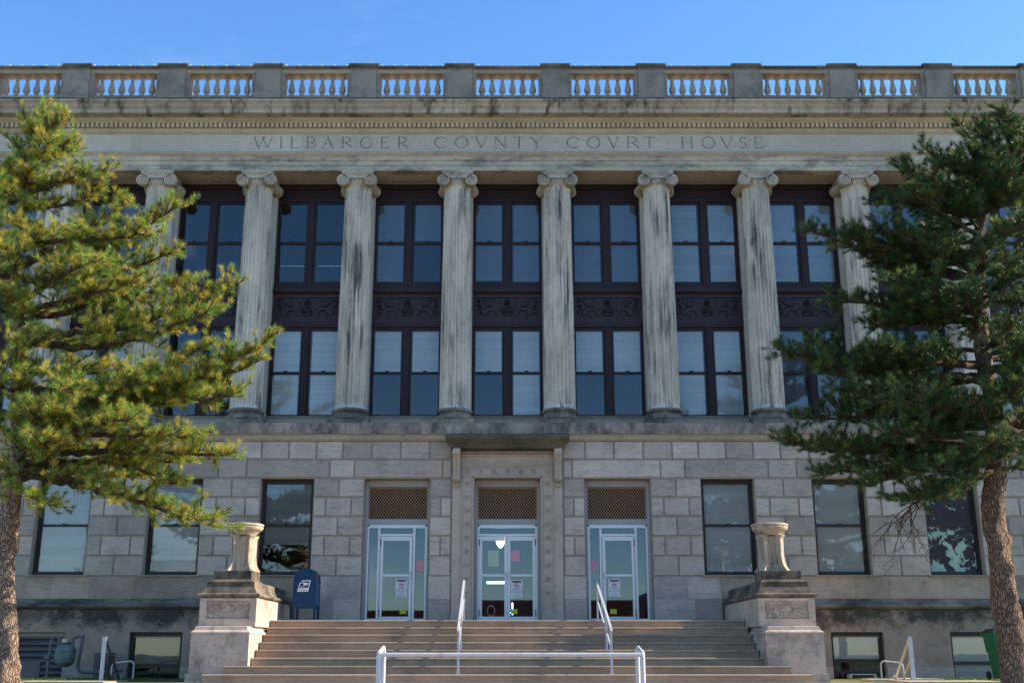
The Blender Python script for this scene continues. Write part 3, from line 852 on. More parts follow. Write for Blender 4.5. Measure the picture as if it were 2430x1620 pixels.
# balustrade ---------------------------------------------------------
b = MB(); BY = 30.50
b.box(EX0, EX1, BY+.03, BY+.55, 16.26, 16.50)
for i in range(-8, 10):
    c = (i+.5)*S
    a0, a1 = c-S+.42+.05, c-.42-.05
    b.profx([(BY+.02, 16.503), (BY+.005, 16.53), (BY+.005, 16.60), (BY+.04, 16.62), (BY+.04, 16.70)], c-S+.44, c-.44, BY+.5)
bal = part('balustrade', b, M['balus'], CH)
def pier_mesh():
    p = MB()
    p.box(-.425, .425, -.03, .60, 16.503, 16.74); p.ring([(0, 16.743), (-.02, 16.77), (-.03, 16.79)], 0, 0, -.425, .425, -.03, .60)
    p.box(-.385, .385, .01, .58, 16.79, 17.56)
    for sg in (-1, 1):                                    # respond strips beside the openings
        p.box(*((.387, .505) if sg > 0 else (-.505, -.387)), .07, .52, 16.62, 17.50)
    p.ring([(-.03, 17.563), (.0, 17.585), (.01, 17.62)], 0, 0, -.40, .40, 0, .58)
    return p
def piercap():
    p = MB(); p.ring([(.01, 17.622), (.03, 17.65), (.035, 17.73), (.025, 17.745), (.0, 17.76)], 0, 0, -.43, .43, -.03, .62); return p
def baluster_mesh():
    p = MB()
    p.box(-.085, .085, -.085, .085, 16.703, 16.76)
    pr = [(.075, 16.76), (.082, 16.785), (.06, 16.82), (.05, 16.845), (.07, 16.89), (.092, 16.95), (.095, 17.0), (.083, 17.08), (.062, 17.17), (.048, 17.25), (.044, 17.31), (.055, 17.325), (.055, 17.34), (.046, 17.355), (.06, 17.385), (.082, 17.41)]
    p.lathe([(r*1.1, z) for r, z in pr], 0, 0, 18)
    p.box(-.085, .085, -.085, .085, 17.41, 17.468)
    return p
pm, pc, bm = pier_mesh(), piercap(), baluster_mesh()
p0 = c0_ = b0 = None
for i in range(-6, 8):
    c = (i+.5)*S
    if p0 is None:
        p0 = mesh_obj('pier', pm, M['balus'], bal, (c, BY, 0), local=True); c0_ = mesh_obj('pier_cap', pc, M['coping'], bal, (c, BY, 0), local=True); cx0 = c
    else:
        for q in (p0, c0_):
            n_ = q.copy(); COL.objects.link(n_); n_.location.x += c-cx0
nb_ = 0
for i in range(-5, 7):
    mid = i*S
    for j in range(6):
        x = mid + (j-2.5)*.314
        if b0 is None: b0 = mesh_obj('baluster', bm, M['balus2'], bal, (x, BY+.29, 0), local=True, smooth=False); bx0 = x
        else: n_ = b0.copy(); COL.objects.link(n_); n_.location.x += x-bx0
b = MB()
for i in range(-7, 9):
    c = (i+.5)*S
    b.profx([(BY+.10, 17.47), (BY+.07, 17.49), (BY+.06, 17.53), (BY+.03, 17.55), (BY+.03, 17.575)], c-S+.387, c-.387, BY+.50)
part('rail_moulding', b, M['trim'], bal)
b = MB()
for i in range(-7, 9):
    c = (i+.5)*S
    b.profx([(BY+.01, 17.578), (BY-.01, 17.60), (BY-.01, 17.68), (BY+.03, 17.70)], c-S+.402, c-.402, BY+.55)
part('rail_coping', b, M['coping'], bal)

bal.location += Vector((0, .65, .40))
b = MB(); b.box(EX0, EX1, 31.14, 31.398, 16.1, 16.66); b.box(EX0, EX1, 31.0, 31.138, 16.1, 16.5); part('balustrade_base', b, M['balus'], CH)

# inscription, shade of the carved cuts put into the letter colour -------------------------------------------------
LZ0, LZ1 = 15.045, 15.395; LH = LZ1-LZ0; LYF = 30.553
def lx(px, second=False):
    s_ = (590+px/3.675) if not second else (1180+px/3.5636)
    return (s_-1204)/79.9
letters = MB()
def seg(x0, z0, x1, z1, w_):
    dx, dz = x1-x0, z1-z0; L = math.hypot(dx, dz); nx, nz = -dz/L*w_/2, dx/L*w_/2
    P = [(x0-nx, z0-nz), (x1-nx, z1-nz), (x1+nx, z1+nz), (x0+nx, z0+nz)]
    letters.prismy([(x, LZ0+z*LH) if False else (x, LZ0+z) for x, z in P], LYF, 30.562)
def glyph(ch, x0, x1):
    H = LH; T = .030; t = .014; sr = .028
    def ser(x, z, w_=.075): seg(x-w_/2, z, x+w_/2, z, .012)
    def arc(cx, cz, rx, rz, a0, a1, thick=T, thin=t):
        n_ = 20; pts = []
        for k in range(n_):
            a = R(a0+(a1-a0)*k/n_); b_ = R(a0+(a1-a0)*(k+1)/n_)
            w_ = thin + (thick-thin)*abs(math.cos((a+b_)/2))
            seg(cx+rx*math.cos(a), cz+rz*math.sin(a), cx+rx*math.cos(b_), cz+rz*math.sin(b_), w_)
    w_ = x1-x0
    if ch == 'I': m = (x0+x1)/2; seg(m, 0, m, H, T); ser(m, .006); ser(m, H-.006)
    if ch == 'L': seg(x0+.04, 0, x0+.04, H, T); ser(x0+.04, H-.006); seg(x0, .008, x1-.01, .008, t); seg(x1-.012, .008, x1, .06, t)
    if ch == 'E':
        seg(x0+.035, 0, x0+.035, H, T); seg(x0, .008, x1-.01, .008, t); seg(x1-.012, .008, x1, .06, t)
        seg(x0, H-.008, x1-.03, H-.008, t); seg(x1-.03, H-.008, x1-.025, H-.055, t); seg(x0+.04, H*.52, x1-.06, H*.52, t)
    if ch == 'H':
        for m in (x0+.035, x1-.035): seg(m, 0, m, H, T); ser(m, .006); ser(m, H-.006)
        seg(x0+.04, H*.52, x1-.04, H*.52, t)
    if ch == 'N':
        seg(x0+.035, 0, x0+.035, H, t); ser(x0+.035, .006); ser(x0+.02, H-.006); seg(x0+.03, H, x1-.03, 0, T); seg(x1-.03, 0, x1-.03, H, t); ser(x1-.03, H-.006)
    if ch == 'T': m = (x0+x1)/2; seg(m, 0, m, H, T); ser(m, .006); seg(x0, H-.008, x1, H-.008, t); seg(x0+.005, H-.008, x0, H-.05, t); seg(x1-.005, H-.008, x1, H-.05, t)
    if ch == 'V': m = (x0+x1)/2; seg(x0+.02, H, m, 0, T); seg(m, 0, x1-.02, H, t); ser(x0+.02, H-.006); ser(x1-.02, H-.006)
    if ch == 'A': m = (x0+x1)/2; seg(x0+.02, 0, m, H, t); seg(m, H, x1-.02, 0, T); ser(x0+.02, .006); ser(x1-.02, .006); seg(x0+.07, H*.36, x1-.07, H*.36, t)
    if ch == 'W':
        q = w_/4
        seg(x0+.02, H, x0+q+.01, 0, T); seg(x0+q+.01, 0, x0+2*q+.03, H, t); seg(x0+2*q-.03, H, x0+3*q-.01, 0, T); seg(x0+3*q-.01, 0, x1-.02, H, t)
        ser(x0+.02, H-.006); ser(x1-.02, H-.006); ser(x0+2*q, H-.006, .1)
    if ch == 'Y': m = (x0+x1)/2; seg(x0+.02, H, m, H*.48, T); seg(m, H*.48, x1-.02, H, t); seg(m, 0, m, H*.5, T); ser(m, .006); ser(x0+.02, H-.006); ser(x1-.02, H-.006)
    if ch == 'O': arc((x0+x1)/2, H/2, w_/2-.01, H/2, 0, 360)
    if ch in 'CG':
        arc((x0+x1)/2+.015, H/2, w_/2, H/2, 48, 312)
        seg(x1-.02, H-.09, x1-.015, H-.03, t)
        if ch == 'G': seg(x1-.03, .03, x1-.03, H*.42, T); ser(x1-.03, H*.42, .07)
    if ch in 'BR':
        seg(x0+.04, 0, x0+.04, H, T); ser(x0+.03, .006); ser(x0+.03, H-.006, .06)
        r = H*.26; seg(x0+.04, H-.008, x0+w_*.45, H-.008, t); seg(x0+.04, H-2*r, x0+w_*.45, H-2*r, t)
        arc(x0+w_*.45, H-r, w_*(.42 if ch == 'B' else .33), r-.005, -90, 90)
        if ch == 'B': r2 = (H-2*r)/2; arc(x0+w_*.5, r2, w_*.48, r2-.005, -90, 90); seg(x0+.04, .008, x0+w_*.5, .008, t)
        else: seg(x0+w_*.42, H-2*r, x1-.02, .015, T); seg(x1-.03, .01, x1, .006, t)
    if ch == 'S': r = H*.255; arc((x0+x1)/2, H-r, w_/2-.02, r-.004, 30, 250); arc((x0+x1)/2, H*.245, w_/2-.01, H*.25, 70, -150)
    if ch == '.': letters.bead((x0+x1)/2, LYF+.01, LZ0+H*.5, .028, .012, .028)
for ch, a, c in [('W', 42, 208), ('I', 262, 300), ('L', 362, 440), ('B', 500, 582), ('A', 640, 740), ('R', 808, 905), ('G', 970, 1075), ('E', 1150, 1222), ('R', 1300, 1390), ('.', 1487, 1507), ('C', 1620, 1730), ('O', 1800, 1915), ('V', 1978, 2080), ('N', 2145, 2245)]:
    glyph(ch, lx(a), lx(c))
for ch, a, c in [('T', 142, 232), ('Y', 275, 385), ('.', 477, 497), ('C', 587, 693), ('O', 760, 872), ('V', 935, 1030), ('R', 1095, 1200), ('T', 1243, 1335), ('.', 1433, 1453), ('H', 1557, 1655), ('O', 1730, 1842), ('V', 1890, 1995), ('S', 2050, 2110), ('E', 2175, 2255)]:
    glyph(ch, lx(a, True), lx(c, True))
part('inscription', letters, M['letter'], CH)

# ground-floor windows -----------------------------------------------
GY = 30.22
def gframe(c, z0=2.574, z1=5.118, hw=.708):
    f = MB()
    f.box(c-hw, c-hw+.07, GY, GY+.2, z0, z1); f.box(c+hw-.07, c+hw, GY, GY+.2, z0, z1)
    f.box(c-hw+.071, c+hw-.071, GY, GY+.2, z1-.11, z1); f.box(c-hw+.071, c+hw-.071, GY, GY+.2, z0, z0+.11)
    zm = (z0+z1)/2+.05
    f.box(c-hw+.071, c+hw-.071, GY+.03, GY+.1, zm-.03, zm+.03); f.box(c-.07, c+.07, GY+.015, GY+.029, zm-.01, zm+.045)
    f.box(c-hw+.071, c-hw+.10, GY+.05, GY+.12, z0+.11, z1-.11); f.box(c+hw-.10, c+hw-.071, GY+.05, GY+.12, z0+.11, z1-.11)
    return f
blends = {-11.85: 2.6, -8.88: 3.02, -5.90: 3.42, 5.90: 2.6, 8.88: 2.6}
for c in GWx:
    fo = part('window', gframe(c), M['frame'], CH)
    p = MB(); p.box(c-.61, c+.61, GY+.07, GY+.078, 2.684, 5.008)
    pn = part('pane', p, M['mint'] if c == 11.85 else M['glass'], fo)
    if c == 11.85: pn['label'] = 'window pane with dark maroon paint peeling off in pale green patches'
    else:
        zl = blends.get(c, 2.6)
        p = MB(); p.box(c-.60, c+.60, GY+.11, GY+.125, zl, 5.1); p.box(c-.60, c+.60, GY+.105, GY+.13, zl-.03, zl-.002)
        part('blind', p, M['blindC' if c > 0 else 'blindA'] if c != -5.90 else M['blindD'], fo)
# basement windows
for i, c in enumerate(BW):
    if i == 0:
        f = MB()
        for k in range(8):
            z = 1.08-.145*k; f.add([(c-.679, 29.98, z-.12), (c+.679, 29.98, z-.12), (c+.679, 30.08, z), (c-.679, 30.08, z), (c-.679, 30.0, z-.12), (c+.679, 30.0, z-.12), (c+.679, 30.10, z), (c-.679, 30.10, z)], [(0,1,2,3),(4,7,6,5),(0,4,5,1),(3,2,6,7),(0,3,7,4),(1,5,6,2)])
        f.box(c-.679, c+.679, 30.2, 30.25, -.2, 1.13)
        part('louvred_vent', f, M['louver'], CH)
        continue
    f = MB(); z0, z1 = -.2, 1.128
    f.box(c-.679, c-.60, 30.02, 30.2, z0, z1); f.box(c+.60, c+.679, 30.02, 30.2, z0, z1); f.box(c-.599, c+.599, 30.02, 30.2, z1-.10, z1)
    zm = {1: .30, 2: .42, 3: .36}[i]
    f.box(c-.599, c+.599, 30.04, 30.15, zm-.04, zm+.04)
    if i < 3: f.box(c-.599, c+.599, 30.04, 30.15, .10, .16)
    fo = part('basement_window', f, M['frame'], CH)
    p = MB(); p.box(c-.598, c+.598, 30.10, 30.108, -.15, z1-.1); part('pane', p, M['glass'], fo)
    if i == 3: p = MB(); p.box(c-.58, c+.58, 30.16, 30.175, -.15, 1.1); part('blind', p, M['blindC'], fo)
    if i == 2: p = MB(); p.box(c-.59, c+.59, 30.13, 30.14, zm+.04, 1.03); part('paper_screen', p, M['blindC'], fo)
    if i == 1: p = MB(); p.box(c-.59, c+.59, 30.16, 30.17, zm+.04, .98); part('blind', p, M['blindB'], fo)

# entrances ----------------------------------------------------------
DY = 30.36
def grille(c):
    f = MB()
    x0, x1, z0, z1 = c-.79, c+.79, 4.085, 4.93
    f.box(x0, x1, DY+.10, DY+.12, z0, z1)
    f.mi = 1
    n_ = 21; dx = (x1-x0)/n_
    for i in range(-12, n_+12):
        for s_ in (1, -1):
            # zig-zag rods clipped to the panel
            xa = x0+i*dx; za = z0; zb = z1; H_ = z1-z0; sl = dx/.105*1.0
            xb = xa + s_*H_*sl
            pa = [xa, za]; pb = [xb, zb]
            def clip(xc, p, q):
                t = (xc-p[0])/(q[0]-p[0]); return [xc, p[1]+t*(q[1]-p[1])]
            if max(pa[0], pb[0]) <= x0 or min(pa[0], pb[0]) >= x1: continue
            if pa[0] < x0: pa = clip(x0, pa, pb)
            if pa[0] > x1: pa = clip(x1, pa, pb)
            if pb[0] < x0: pb = clip(x0, pa, pb)
            if pb[0] > x1: pb = clip(x1, pa, pb)
            if abs(pb[1]-pa[1]) < .02: continue
            f.bar((pa[0], DY+.05+.012*s_, pa[1]), (pb[0], DY+.05+.012*s_, pb[1]), .014, .018)
    for a in (x0+.01, x1-.01): f.box(a-.012, a+.012, DY+.03, DY+.09, z0, z1)
    f.box(x0+.03, x1-.03, DY+.03, DY+.09, z1-.025, z1)
    return f
for di, c in enumerate(DOORS):
    f = MB(); z1 = 5.115
    f.box(c-.883, c-.80, DY-.02, DY+.12, 1.0, z1); f.box(c+.80, c+.883, DY-.02, DY+.12, 1.0, z1)
    f.box(c-.799, c+.799, DY-.03, DY+.12, 4.94, z1); f.box(c-.799, c+.799, DY-.02, DY+.12, 3.925, 4.075)
    ef = part('door_casing', f, M['grey'], CH)
    part('transom_grille', grille(c), [M['dark'], M['grille']], ef)
    f = MB(); T_ = 3.88
    f.box(c-.80, c-.75, DY-.03, DY+.09, LAND, T_); f.box(c+.75, c+.80, DY-.03, DY+.09, LAND, T_); f.box(c-.749, c+.749, DY-.03, DY+.09, T_-.05, T_+.04)
    if di != 1:
        sg = 1 if di == 0 else -1
        for a in (-.51, .43) if sg > 0 else (-.49, .45): f.box(c+a, c+a+.06, DY-.04, DY+.09, LAND, T_-.051)
        a0, a1 = (c-.45, c+.43) if sg > 0 else (c-.43, c+.45)
        f.box(a0, a1, DY-.03, DY+.09, 3.62, 3.68)
        for x0, x1 in ((c-.749, c-.511 if sg > 0 else c-.491), ((c+.491) if sg > 0 else (c+.511), c+.749)): f.box(x0, x1, DY-.03, DY+.09, LAND, LAND+.12)
        leaves = [(a0+.015, a1-.015, sg)]
    else:
        f.box(c-.749, c+.749, DY-.03, DY+.09, 3.62, 3.68)
        leaves = [(c-.745, c-.003, 1), (c+.003, c+.745, -1)]
    af = part('door_frame', f, M['alu'], CH)
    p = MB()
    p.box(c-.749, c+.749, DY+.045, DY+.05, 3.68, T_-.05)
    if di != 1: p.box(c-.749, c-.49, DY+.045, DY+.05, LAND+.12, 3.679); p.box(c+.49, c+.749, DY+.045, DY+.05, LAND+.12, 3.679)
    part('pane', p, M['glassd'], af)
    for (x0, x1, hs) in leaves:
        d = MB(); st_ = .075
        d.box(x0, x0+st_, DY-.035, DY+.01, LAND+.02, 3.61); d.box(x1-st_, x1, DY-.035, DY+.01, LAND+.02, 3.61)
        d.box(x0+st_+.001, x1-st_-.001, DY-.035, DY+.01, 3.50, 3.61); d.box(x0+st_+.001, x1-st_-.001, DY-.035, DY+.01, LAND+.02, LAND+.17)
        d.box(x0+st_+.001, x1-st_-.001, DY-.045, DY+.0, 2.56, 2.62)
        do = part('door', d, M['alu'], CH)
        p = MB(); p.box(x0+st_, x1-st_, DY-.015, DY-.010, LAND+.17, 3.5); part('pane', p, M['glassd'], do)
        hx = x1-.04 if hs > 0 else x0+.04
        h = MB(); h.tube([(hx, DY-.035, 2.68), (hx, DY-.10, 2.68), (hx, DY-.10, 2.52), (hx, DY-.035, 2.52)], .014, 8)
        h.box(hx-.025, hx+.025, DY-.041, DY-.036, 2.50, 2.70); h.lathe([(.016, 0), (.016, .01)], 0, 0, 8) if False else None
        part('handle', h, M['alu'], do)
        h = MB(); hz_ = x0 if hs > 0 else x1
        for z in (3.45, 1.62): h.box(hz_-.012, hz_+.012, DY-.048, DY-.036, z-.09, z+.09)
        part('hinge', h, M['black'], do)
        h = MB(); h.bead(hx, DY-.036, 2.38, .014, .008, .014); part('lock', h, M['black'], do)

# central door surround with rosettes, consoles, hood -----------------
b = MB()
for sg in (-1, 1):
    a, c_ = sorted((sg*.888, sg*1.235))
    b.box(a, c_, 29.93, 30.028, 1.60, 5.125)
    i0, i1 = sorted((sg*.888, sg*.925)); b.box(i0, i1, 29.905, 29.928, 1.60, 5.16)
    a, c_ = sorted((sg*1.24, sg*1.47)); b.box(a, c_, 29.95, 30.028, 1.62, 5.84)
    b.box(a-.01, c_+.01, 29.90, 30.028, 1.0, 1.615)
    a, c_ = sorted((sg*.885, sg*1.238)); b.box(a, c_, 29.89, 30.028, 1.0, 1.597)
    # twisted bead edge
    z = 1.64
    while z < 5.38: b.bead(sg*1.195, 29.93, z, .022, .022, .026); z += .075
    z = 1.64
    while z < 5.12: b.bead(sg*.955, 29.93, z, .012, .014, .02); z += .075
b.box(-1.235, 1.235, 29.93, 30.028, 5.128, 5.46)
b.box(-.925, .925, 29.905, 29.928, 5.128, 5.162)
x = -1.16
while x < 1.17: b.bead(x, 29.93, 5.40, .026, .022, .022); x += .0773
x = -.93
while x < .94: b.bead(x, 29.93, 5.19, .02, .014, .012); x += .0775
b.box(-1.235, 1.235, 29.90, 30.028, 5.462, 5.50)
b.box(-1.235, 1.235, 29.96, 30.028, 5.503, 5.70)
b.profx([(29.94, 5.703), (29.92, 5.72), (29.90, 5.745), (29.90, 5.75)], -1.235, 1.235, 30.028)
b.box(-1.235, 1.235, 29.93, 30.028, 5.752, 5.86)
x = -1.22
while x < 1.2: b.box(x, x+.052, 29.87, 29.929, 5.762, 5.835); x += .0795
sur = part('entrance_surround', b, M['trim'], CH)
b = MB()
def rosette(x, z):
    b.lathe([(.0, 0)], 0, 0, 3) if False else None
    b.tube([(x+.055*math.cos(k*PI/6), 29.92, z+.055*math.sin(k*PI/6)) for k in range(13)], .018, 6)
    b.bead(x, 29.93, z, .024, .04, .024)
for k in range(7): rosette(-1.06+.3533*k, 5.295)
for sg in (-1, 1):
    for k in range(9): rosette(sg*1.075, 4.97-.357*k)
part('rosettes', b, M['trim'], sur)
for sg in (-1, 1):
    b = MB()
    cx = sg*1.355; prof = [(29.948, 5.86), (29.55, 5.86), (29.55, 5.74), (29.60, 5.68), (29.68, 5.55), (29.76, 5.35), (29.80, 5.22), (29.78, 5.12), (29.80, 5.05), (29.87, 5.02), (29.948, 5.00)]
    b.prismx(prof, cx-.10, cx+.10)
    for dx_ in (-.085, 0, .085): b.tube([(cx+dx_, y-.006, z) for y, z in prof[2:8]], .013, 5)
    b.tube([(cx-.11, 29.80, 5.11), (cx+.11, 29.80, 5.11)], .055, 10); b.tube([(cx-.11, 29.60, 5.74), (cx+.11, 29.60, 5.74)], .06, 10)
    for k in range(5): b.bead(cx-.06+.03*k, 29.94, 4.94-.02*(2-abs(k-2)), .022, .06, .05)
    b.bead(cx, 29.93, 4.92, .05, .07, .07)
    part('console', b, M['trim'], sur)
b = MB()
b.ring([(.0, 5.865), (.03, 5.88), (.05, 5.93), (.12, 6.03), (.17, 6.10), (.18, 6.14), (.18, 6.19), (.02, 6.20)], 0, 0, -1.48, 1.48, 29.60, 29.88)
part('hood', b, M['hood'], sur)

# ------------------------------------------------------------------ small things hung on the building
def text_mesh(s_, size, cx, y, cz, mb, depth=.0015, align='CENTER'):
    cu = bpy.data.curves.new('t', 'FONT'); cu.body = s_; cu.size = size; cu.align_x = align; cu.align_y = 'CENTER'; cu.resolution_u = 2
    o = bpy.data.objects.new('t', cu); COL.objects.link(o)
    dg = bpy.context.evaluated_depsgraph_get(); me = o.evaluated_get(dg).to_mesh()
    vs_ = [(v.co.x+cx, y, v.co.y+cz) for v in me.vertices]; fs_ = [tuple(p.vertices) for p in me.polygons]
    mb.add(vs_, fs_)
    o.evaluated_get(dg).to_mesh_clear(); bpy.data.objects.remove(o); bpy.data.curves.remove(cu)

def weapons_sign(cx, cz, label):
    y = DY-.018
    t = empty('warning_sign', (cx, y, cz), label, 'sign', 'no weapons signs on the entrance doors')
    p = MB(); p.box(cx-.155, cx+.155, y-.002, y+.0015, cz-.235, cz+.235); part('board', p, M['wht'], t)
    p = MB(); p.box(cx-.125, cx+.125, y-.0045, y-.0025, cz+.165, cz+.21); part('heading_bar', p, M['maroon'], t)
    p = MB()
    p.tube([(cx+.062*math.cos(k*PI/12), y-.004, cz+.085+.062*math.sin(k*PI/12)) for k in range(25)], .007, 4)
    p.bar((cx-.044, y-.005, cz+.129), (cx+.044, y-.005, cz+.041), .003, .012); part('prohibition_ring', p, M['red'], t)
    p = MB(); p.prismy([(cx-.045, cz+.10), (cx-.045, cz+.08), (cx+.005, cz+.08), (cx+.02, cz+.05), (cx+.045, cz+.05), (cx+.03, cz+.085), (cx+.04, cz+.10)], y-.0042, y-.0025)
    part('pistol_symbol', p, M['black'], t)
    p = MB()
    for k, s_ in enumerate(('FIREARMS OR', 'OTHER WEAPONS', 'ARE NOT PERMITTED', 'IN THE', 'COURTHOUSE')):
        text_mesh(s_, .034, cx, y-.004, cz-.005-.043*k, p)
    text_mesh('TEXAS PENAL CODE', .022, cx, y-.004, cz-.215, p)
    part('lettering', p, M['navy'], t)
weapons_sign(-2.95+.145, 2.27, 'white no firearms sign on the left entrance door')
weapons_sign(.245, 2.24, 'white no firearms sign on the middle double doors')
weapons_sign(2.95-.12, 2.27, 'white no firearms sign on the right entrance door behind the handrail')
def notice(cx, cz, w_, h_, mat, name, label, cat, group, lines, tm, ts, y=DY-.018):
    t = empty(name, (cx, y, cz), label, cat, group)
    p = MB(); p.box(cx-w_/2, cx+w_/2, y-.001, y+.0015, cz-h_/2, cz+h_/2); part('sheet', p, mat, t)
    p = MB()
    for k, s_ in enumerate(lines): text_mesh(s_, ts, cx, y-.003, cz+h_/2-ts*1.2-ts*1.35*k, p)
    part('print', p, tm, t)
PL = ['NOTICE', 'ALL VISITORS', 'MUST ENTER', 'THROUGH THE', 'CENTER DOOR']
PL = ['~~~ ~ ~~~~', '~~~~ ~~ ~~', '~~ ~~~~ ~', '~~~~~ ~~', '~~ ~~ ~~~']
notice(-2.95+.615, 2.83, .19, .29, M['pink'], 'paper_notice', 'pink paper notice in the sidelight of the left entrance', 'notice', 'pink paper notices at the doors', PL, M['red'], .03, DY+.035)
notice(.21, 3.10, .225, .29, M['pink'], 'paper_notice', 'pink paper notice on the right leaf of the double doors', 'notice', 'pink paper notices at the doors', PL, M['red'], .034)
notice(2.95-.625, 2.86, .19, .29, M['pink'], 'paper_notice', 'pink paper notice in the sidelight of the right entrance', 'notice', 'pink paper notices at the doors', PL, M['red'], .03, DY+.035)
notice(-.37, 3.03, .28, .42, M['paper'], 'flyer', 'pale green printed flyer on the left leaf of the double doors', 'flyer', None, ['~~~~ ~~', '', '~~~~~~~', '~~ ~~~~', '', '~~~~ ~~', '~~~~~~'], M['bookb'], .04)
for cx, l in ((-2.95+.20, 'small yellow sticker low on the left entrance door'), (.175, 'small yellow sticker low on the middle double doors'), (2.95-.16, 'small yellow sticker low on the right entrance door')):
    notice(cx, 1.66, .17, .125, M['yellow'], 'sticker', l, 'sticker', 'yellow stickers on the entrance doors', ['~~~~~', '~~ ~~~', '~~~~'], M['black'], .03)

# lamps and things seen inside
t = empty('pendant_lamp', (-.20, 32.6, 3.95), 'lit cream acorn shaped pendant lamp seen through the double doors', 'lamp')
p = MB(); p.lathe([(.02, 3.50), (.07, 3.55), (.12, 3.65), (.14, 3.76), (.145, 3.84), (.13, 3.86)], -.20, 32.6, 20); part('lamp_shade', p, M['lamp'], t, smooth=True)
p = MB(); p.lathe([(.15, 3.862), (.15, 3.89), (.03, 3.91), (.012, 3.92), (.012, 6.0)], -.20, 32.6, 12); part('stem', p, M['cable'], t)
p = MB(); p.box(-.62, -.02, 34.2, 34.26, 2.60, 2.67); tag(mesh_obj('ceiling_light', p, M['tube']), 'bright white tube light seen low through the left door leaf', 'light')
p = MB(); p.box(.13, .17, 34.2, 34.24, 1.70, 2.05); p.box(.06, .13, 34.2, 34.24, 1.74, 1.78); tag(mesh_obj('wall_light', p, M['tube']), 'narrow lit vertical strip seen through the right door leaf', 'light')
t = empty('notice_frame', (-.42, 33.9, 1.75), 'red frame with ring of small lamps seen inside the left door leaf', 'sign')
p = MB(); p.box(-.62, -.18, 33.9, 33.93, 1.55, 2.03); part('board', p, M['red'], t)
p = MB()
for k in range(14): p.bead(-.48+.11*math.cos(k*PI/7), 33.9, 1.80+.15*math.sin(k*PI/7), .012, .01, .012)
part('small_lamps', p, M['dimlamp'], t)
# books on the sill of the window behind the mailbox
for k, (x, z, w_, h_, mt, ry, lab) in enumerate([(-5.62, 2.72, .42, .05, 'bookw', 0, 'white topped book at the bottom of the window pile'), (-5.72, 2.775, .30, .04, 'bookb', 4, 'teal book lying second from the bottom of the window pile'),
        (-5.58, 2.82, .30, .04, 'bookt', -6, 'tan book tilted in the middle of the window pile'), (-5.55, 2.87, .30, .05, 'bookw', 14, 'white book slanting on top of the window pile'), (-5.36, 2.73, .20, .07, 'bookb', -10, 'teal book leaning at the right of the window pile')]):
    p = MB(); p.box(-w_/2, w_/2, -.1, .1, -h_/2, h_/2); p.box(-w_/2-.004, w_/2+.004, -.104, -.1002, -h_/2-.004, -h_/2+.006); p.box(-w_/2-.004, w_/2+.004, -.104, -.1002, h_/2-.006, h_/2+.004)
    o = mesh_obj('book', p, M[mt], None, (x, GY+.22, z), local=True); o.rotation_euler = (0, R(-ry), 0); tag(o, lab, 'book', 'books piled in the window')
p = MB(); p.box(-6.5, -5.3, GY+.2, GY+.5, 2.60, 2.69); part('inner_sill', p, M['trim'], CH)

# string of bulbs along the balustrade
BY += .65
t = empty('light_string', (0, BY, 17.7), 'string of small clear bulbs clipped along the top of the balustrade', 'string lights')
p = MB()
bulb = MB(); bulb.lathe([(.008, 0), (.009, .02), (.015, .035), (.012, .055), (.003, .068)], 0, 0, 6)
first = None
x = -15.4; cnt = 0
pts = []
while x < 15.4 and cnt < 100:
    near = min(abs(x-(i+.5)*S) for i in range(-7, 8)); z = (17.76 if near < .43 else 17.70)+.40
    pts.append((x, BY+.05, z+.012))
    if first is None: first = mesh_obj('bulb', bulb, M['wht'], t, (x, BY+.05, z), local=True); fx = x; fz = z
    else: n_ = first.copy(); COL.objects.link(n_); n_.location = first.location + Vector((x-fx, 0, z-fz)); n_.rotation_euler = (R(random.uniform(-20, 20)), R(random.uniform(-25, 25)), 0)
    x += .372; cnt += 1
p.tube(pts, .006, 4); part('cable', p, M['cable'], t)

# ------------------------------------------------------------------ front steps
b = MB(); T = .36; RS = .17
YL = 27.4
ends = [5.62, 5.62, 5.62, 5.62, 5.62, 5.635, 6.13, 6.50]
for i in range(8):
    z = LAND - RS*i; y0 = YL - T*i
    e = ends[i]
    yb = 29.98 if i == 0 else YL - T*(i-1) + .02
    if i >= 6: yb = 25.34 if i == 6 else YL - T*(i-1) + .02
    prof = [(y0+.03, -.3), (y0+.03, z-.055), (y0+.002, z-.045), (y0, z-.02), (y0+.008, z-.005), (y0+.022, z)]
    segs = [(-e, .155), (.159, e)]
    for a, c in segs: b.profx(prof, a, c, yb if i == 0 else yb)
    if i >= 6:
        for sg in (-1, 1):
            a, c = sorted((sg*5.66, sg*e)); 
b.box(-6.5, 6.5, 24.9, 25.3, -.3, -.01)
tag(mesh_obj('stone_steps', b, M['step']), 'broad tan stone steps rising to the three entrance doors', 'steps')

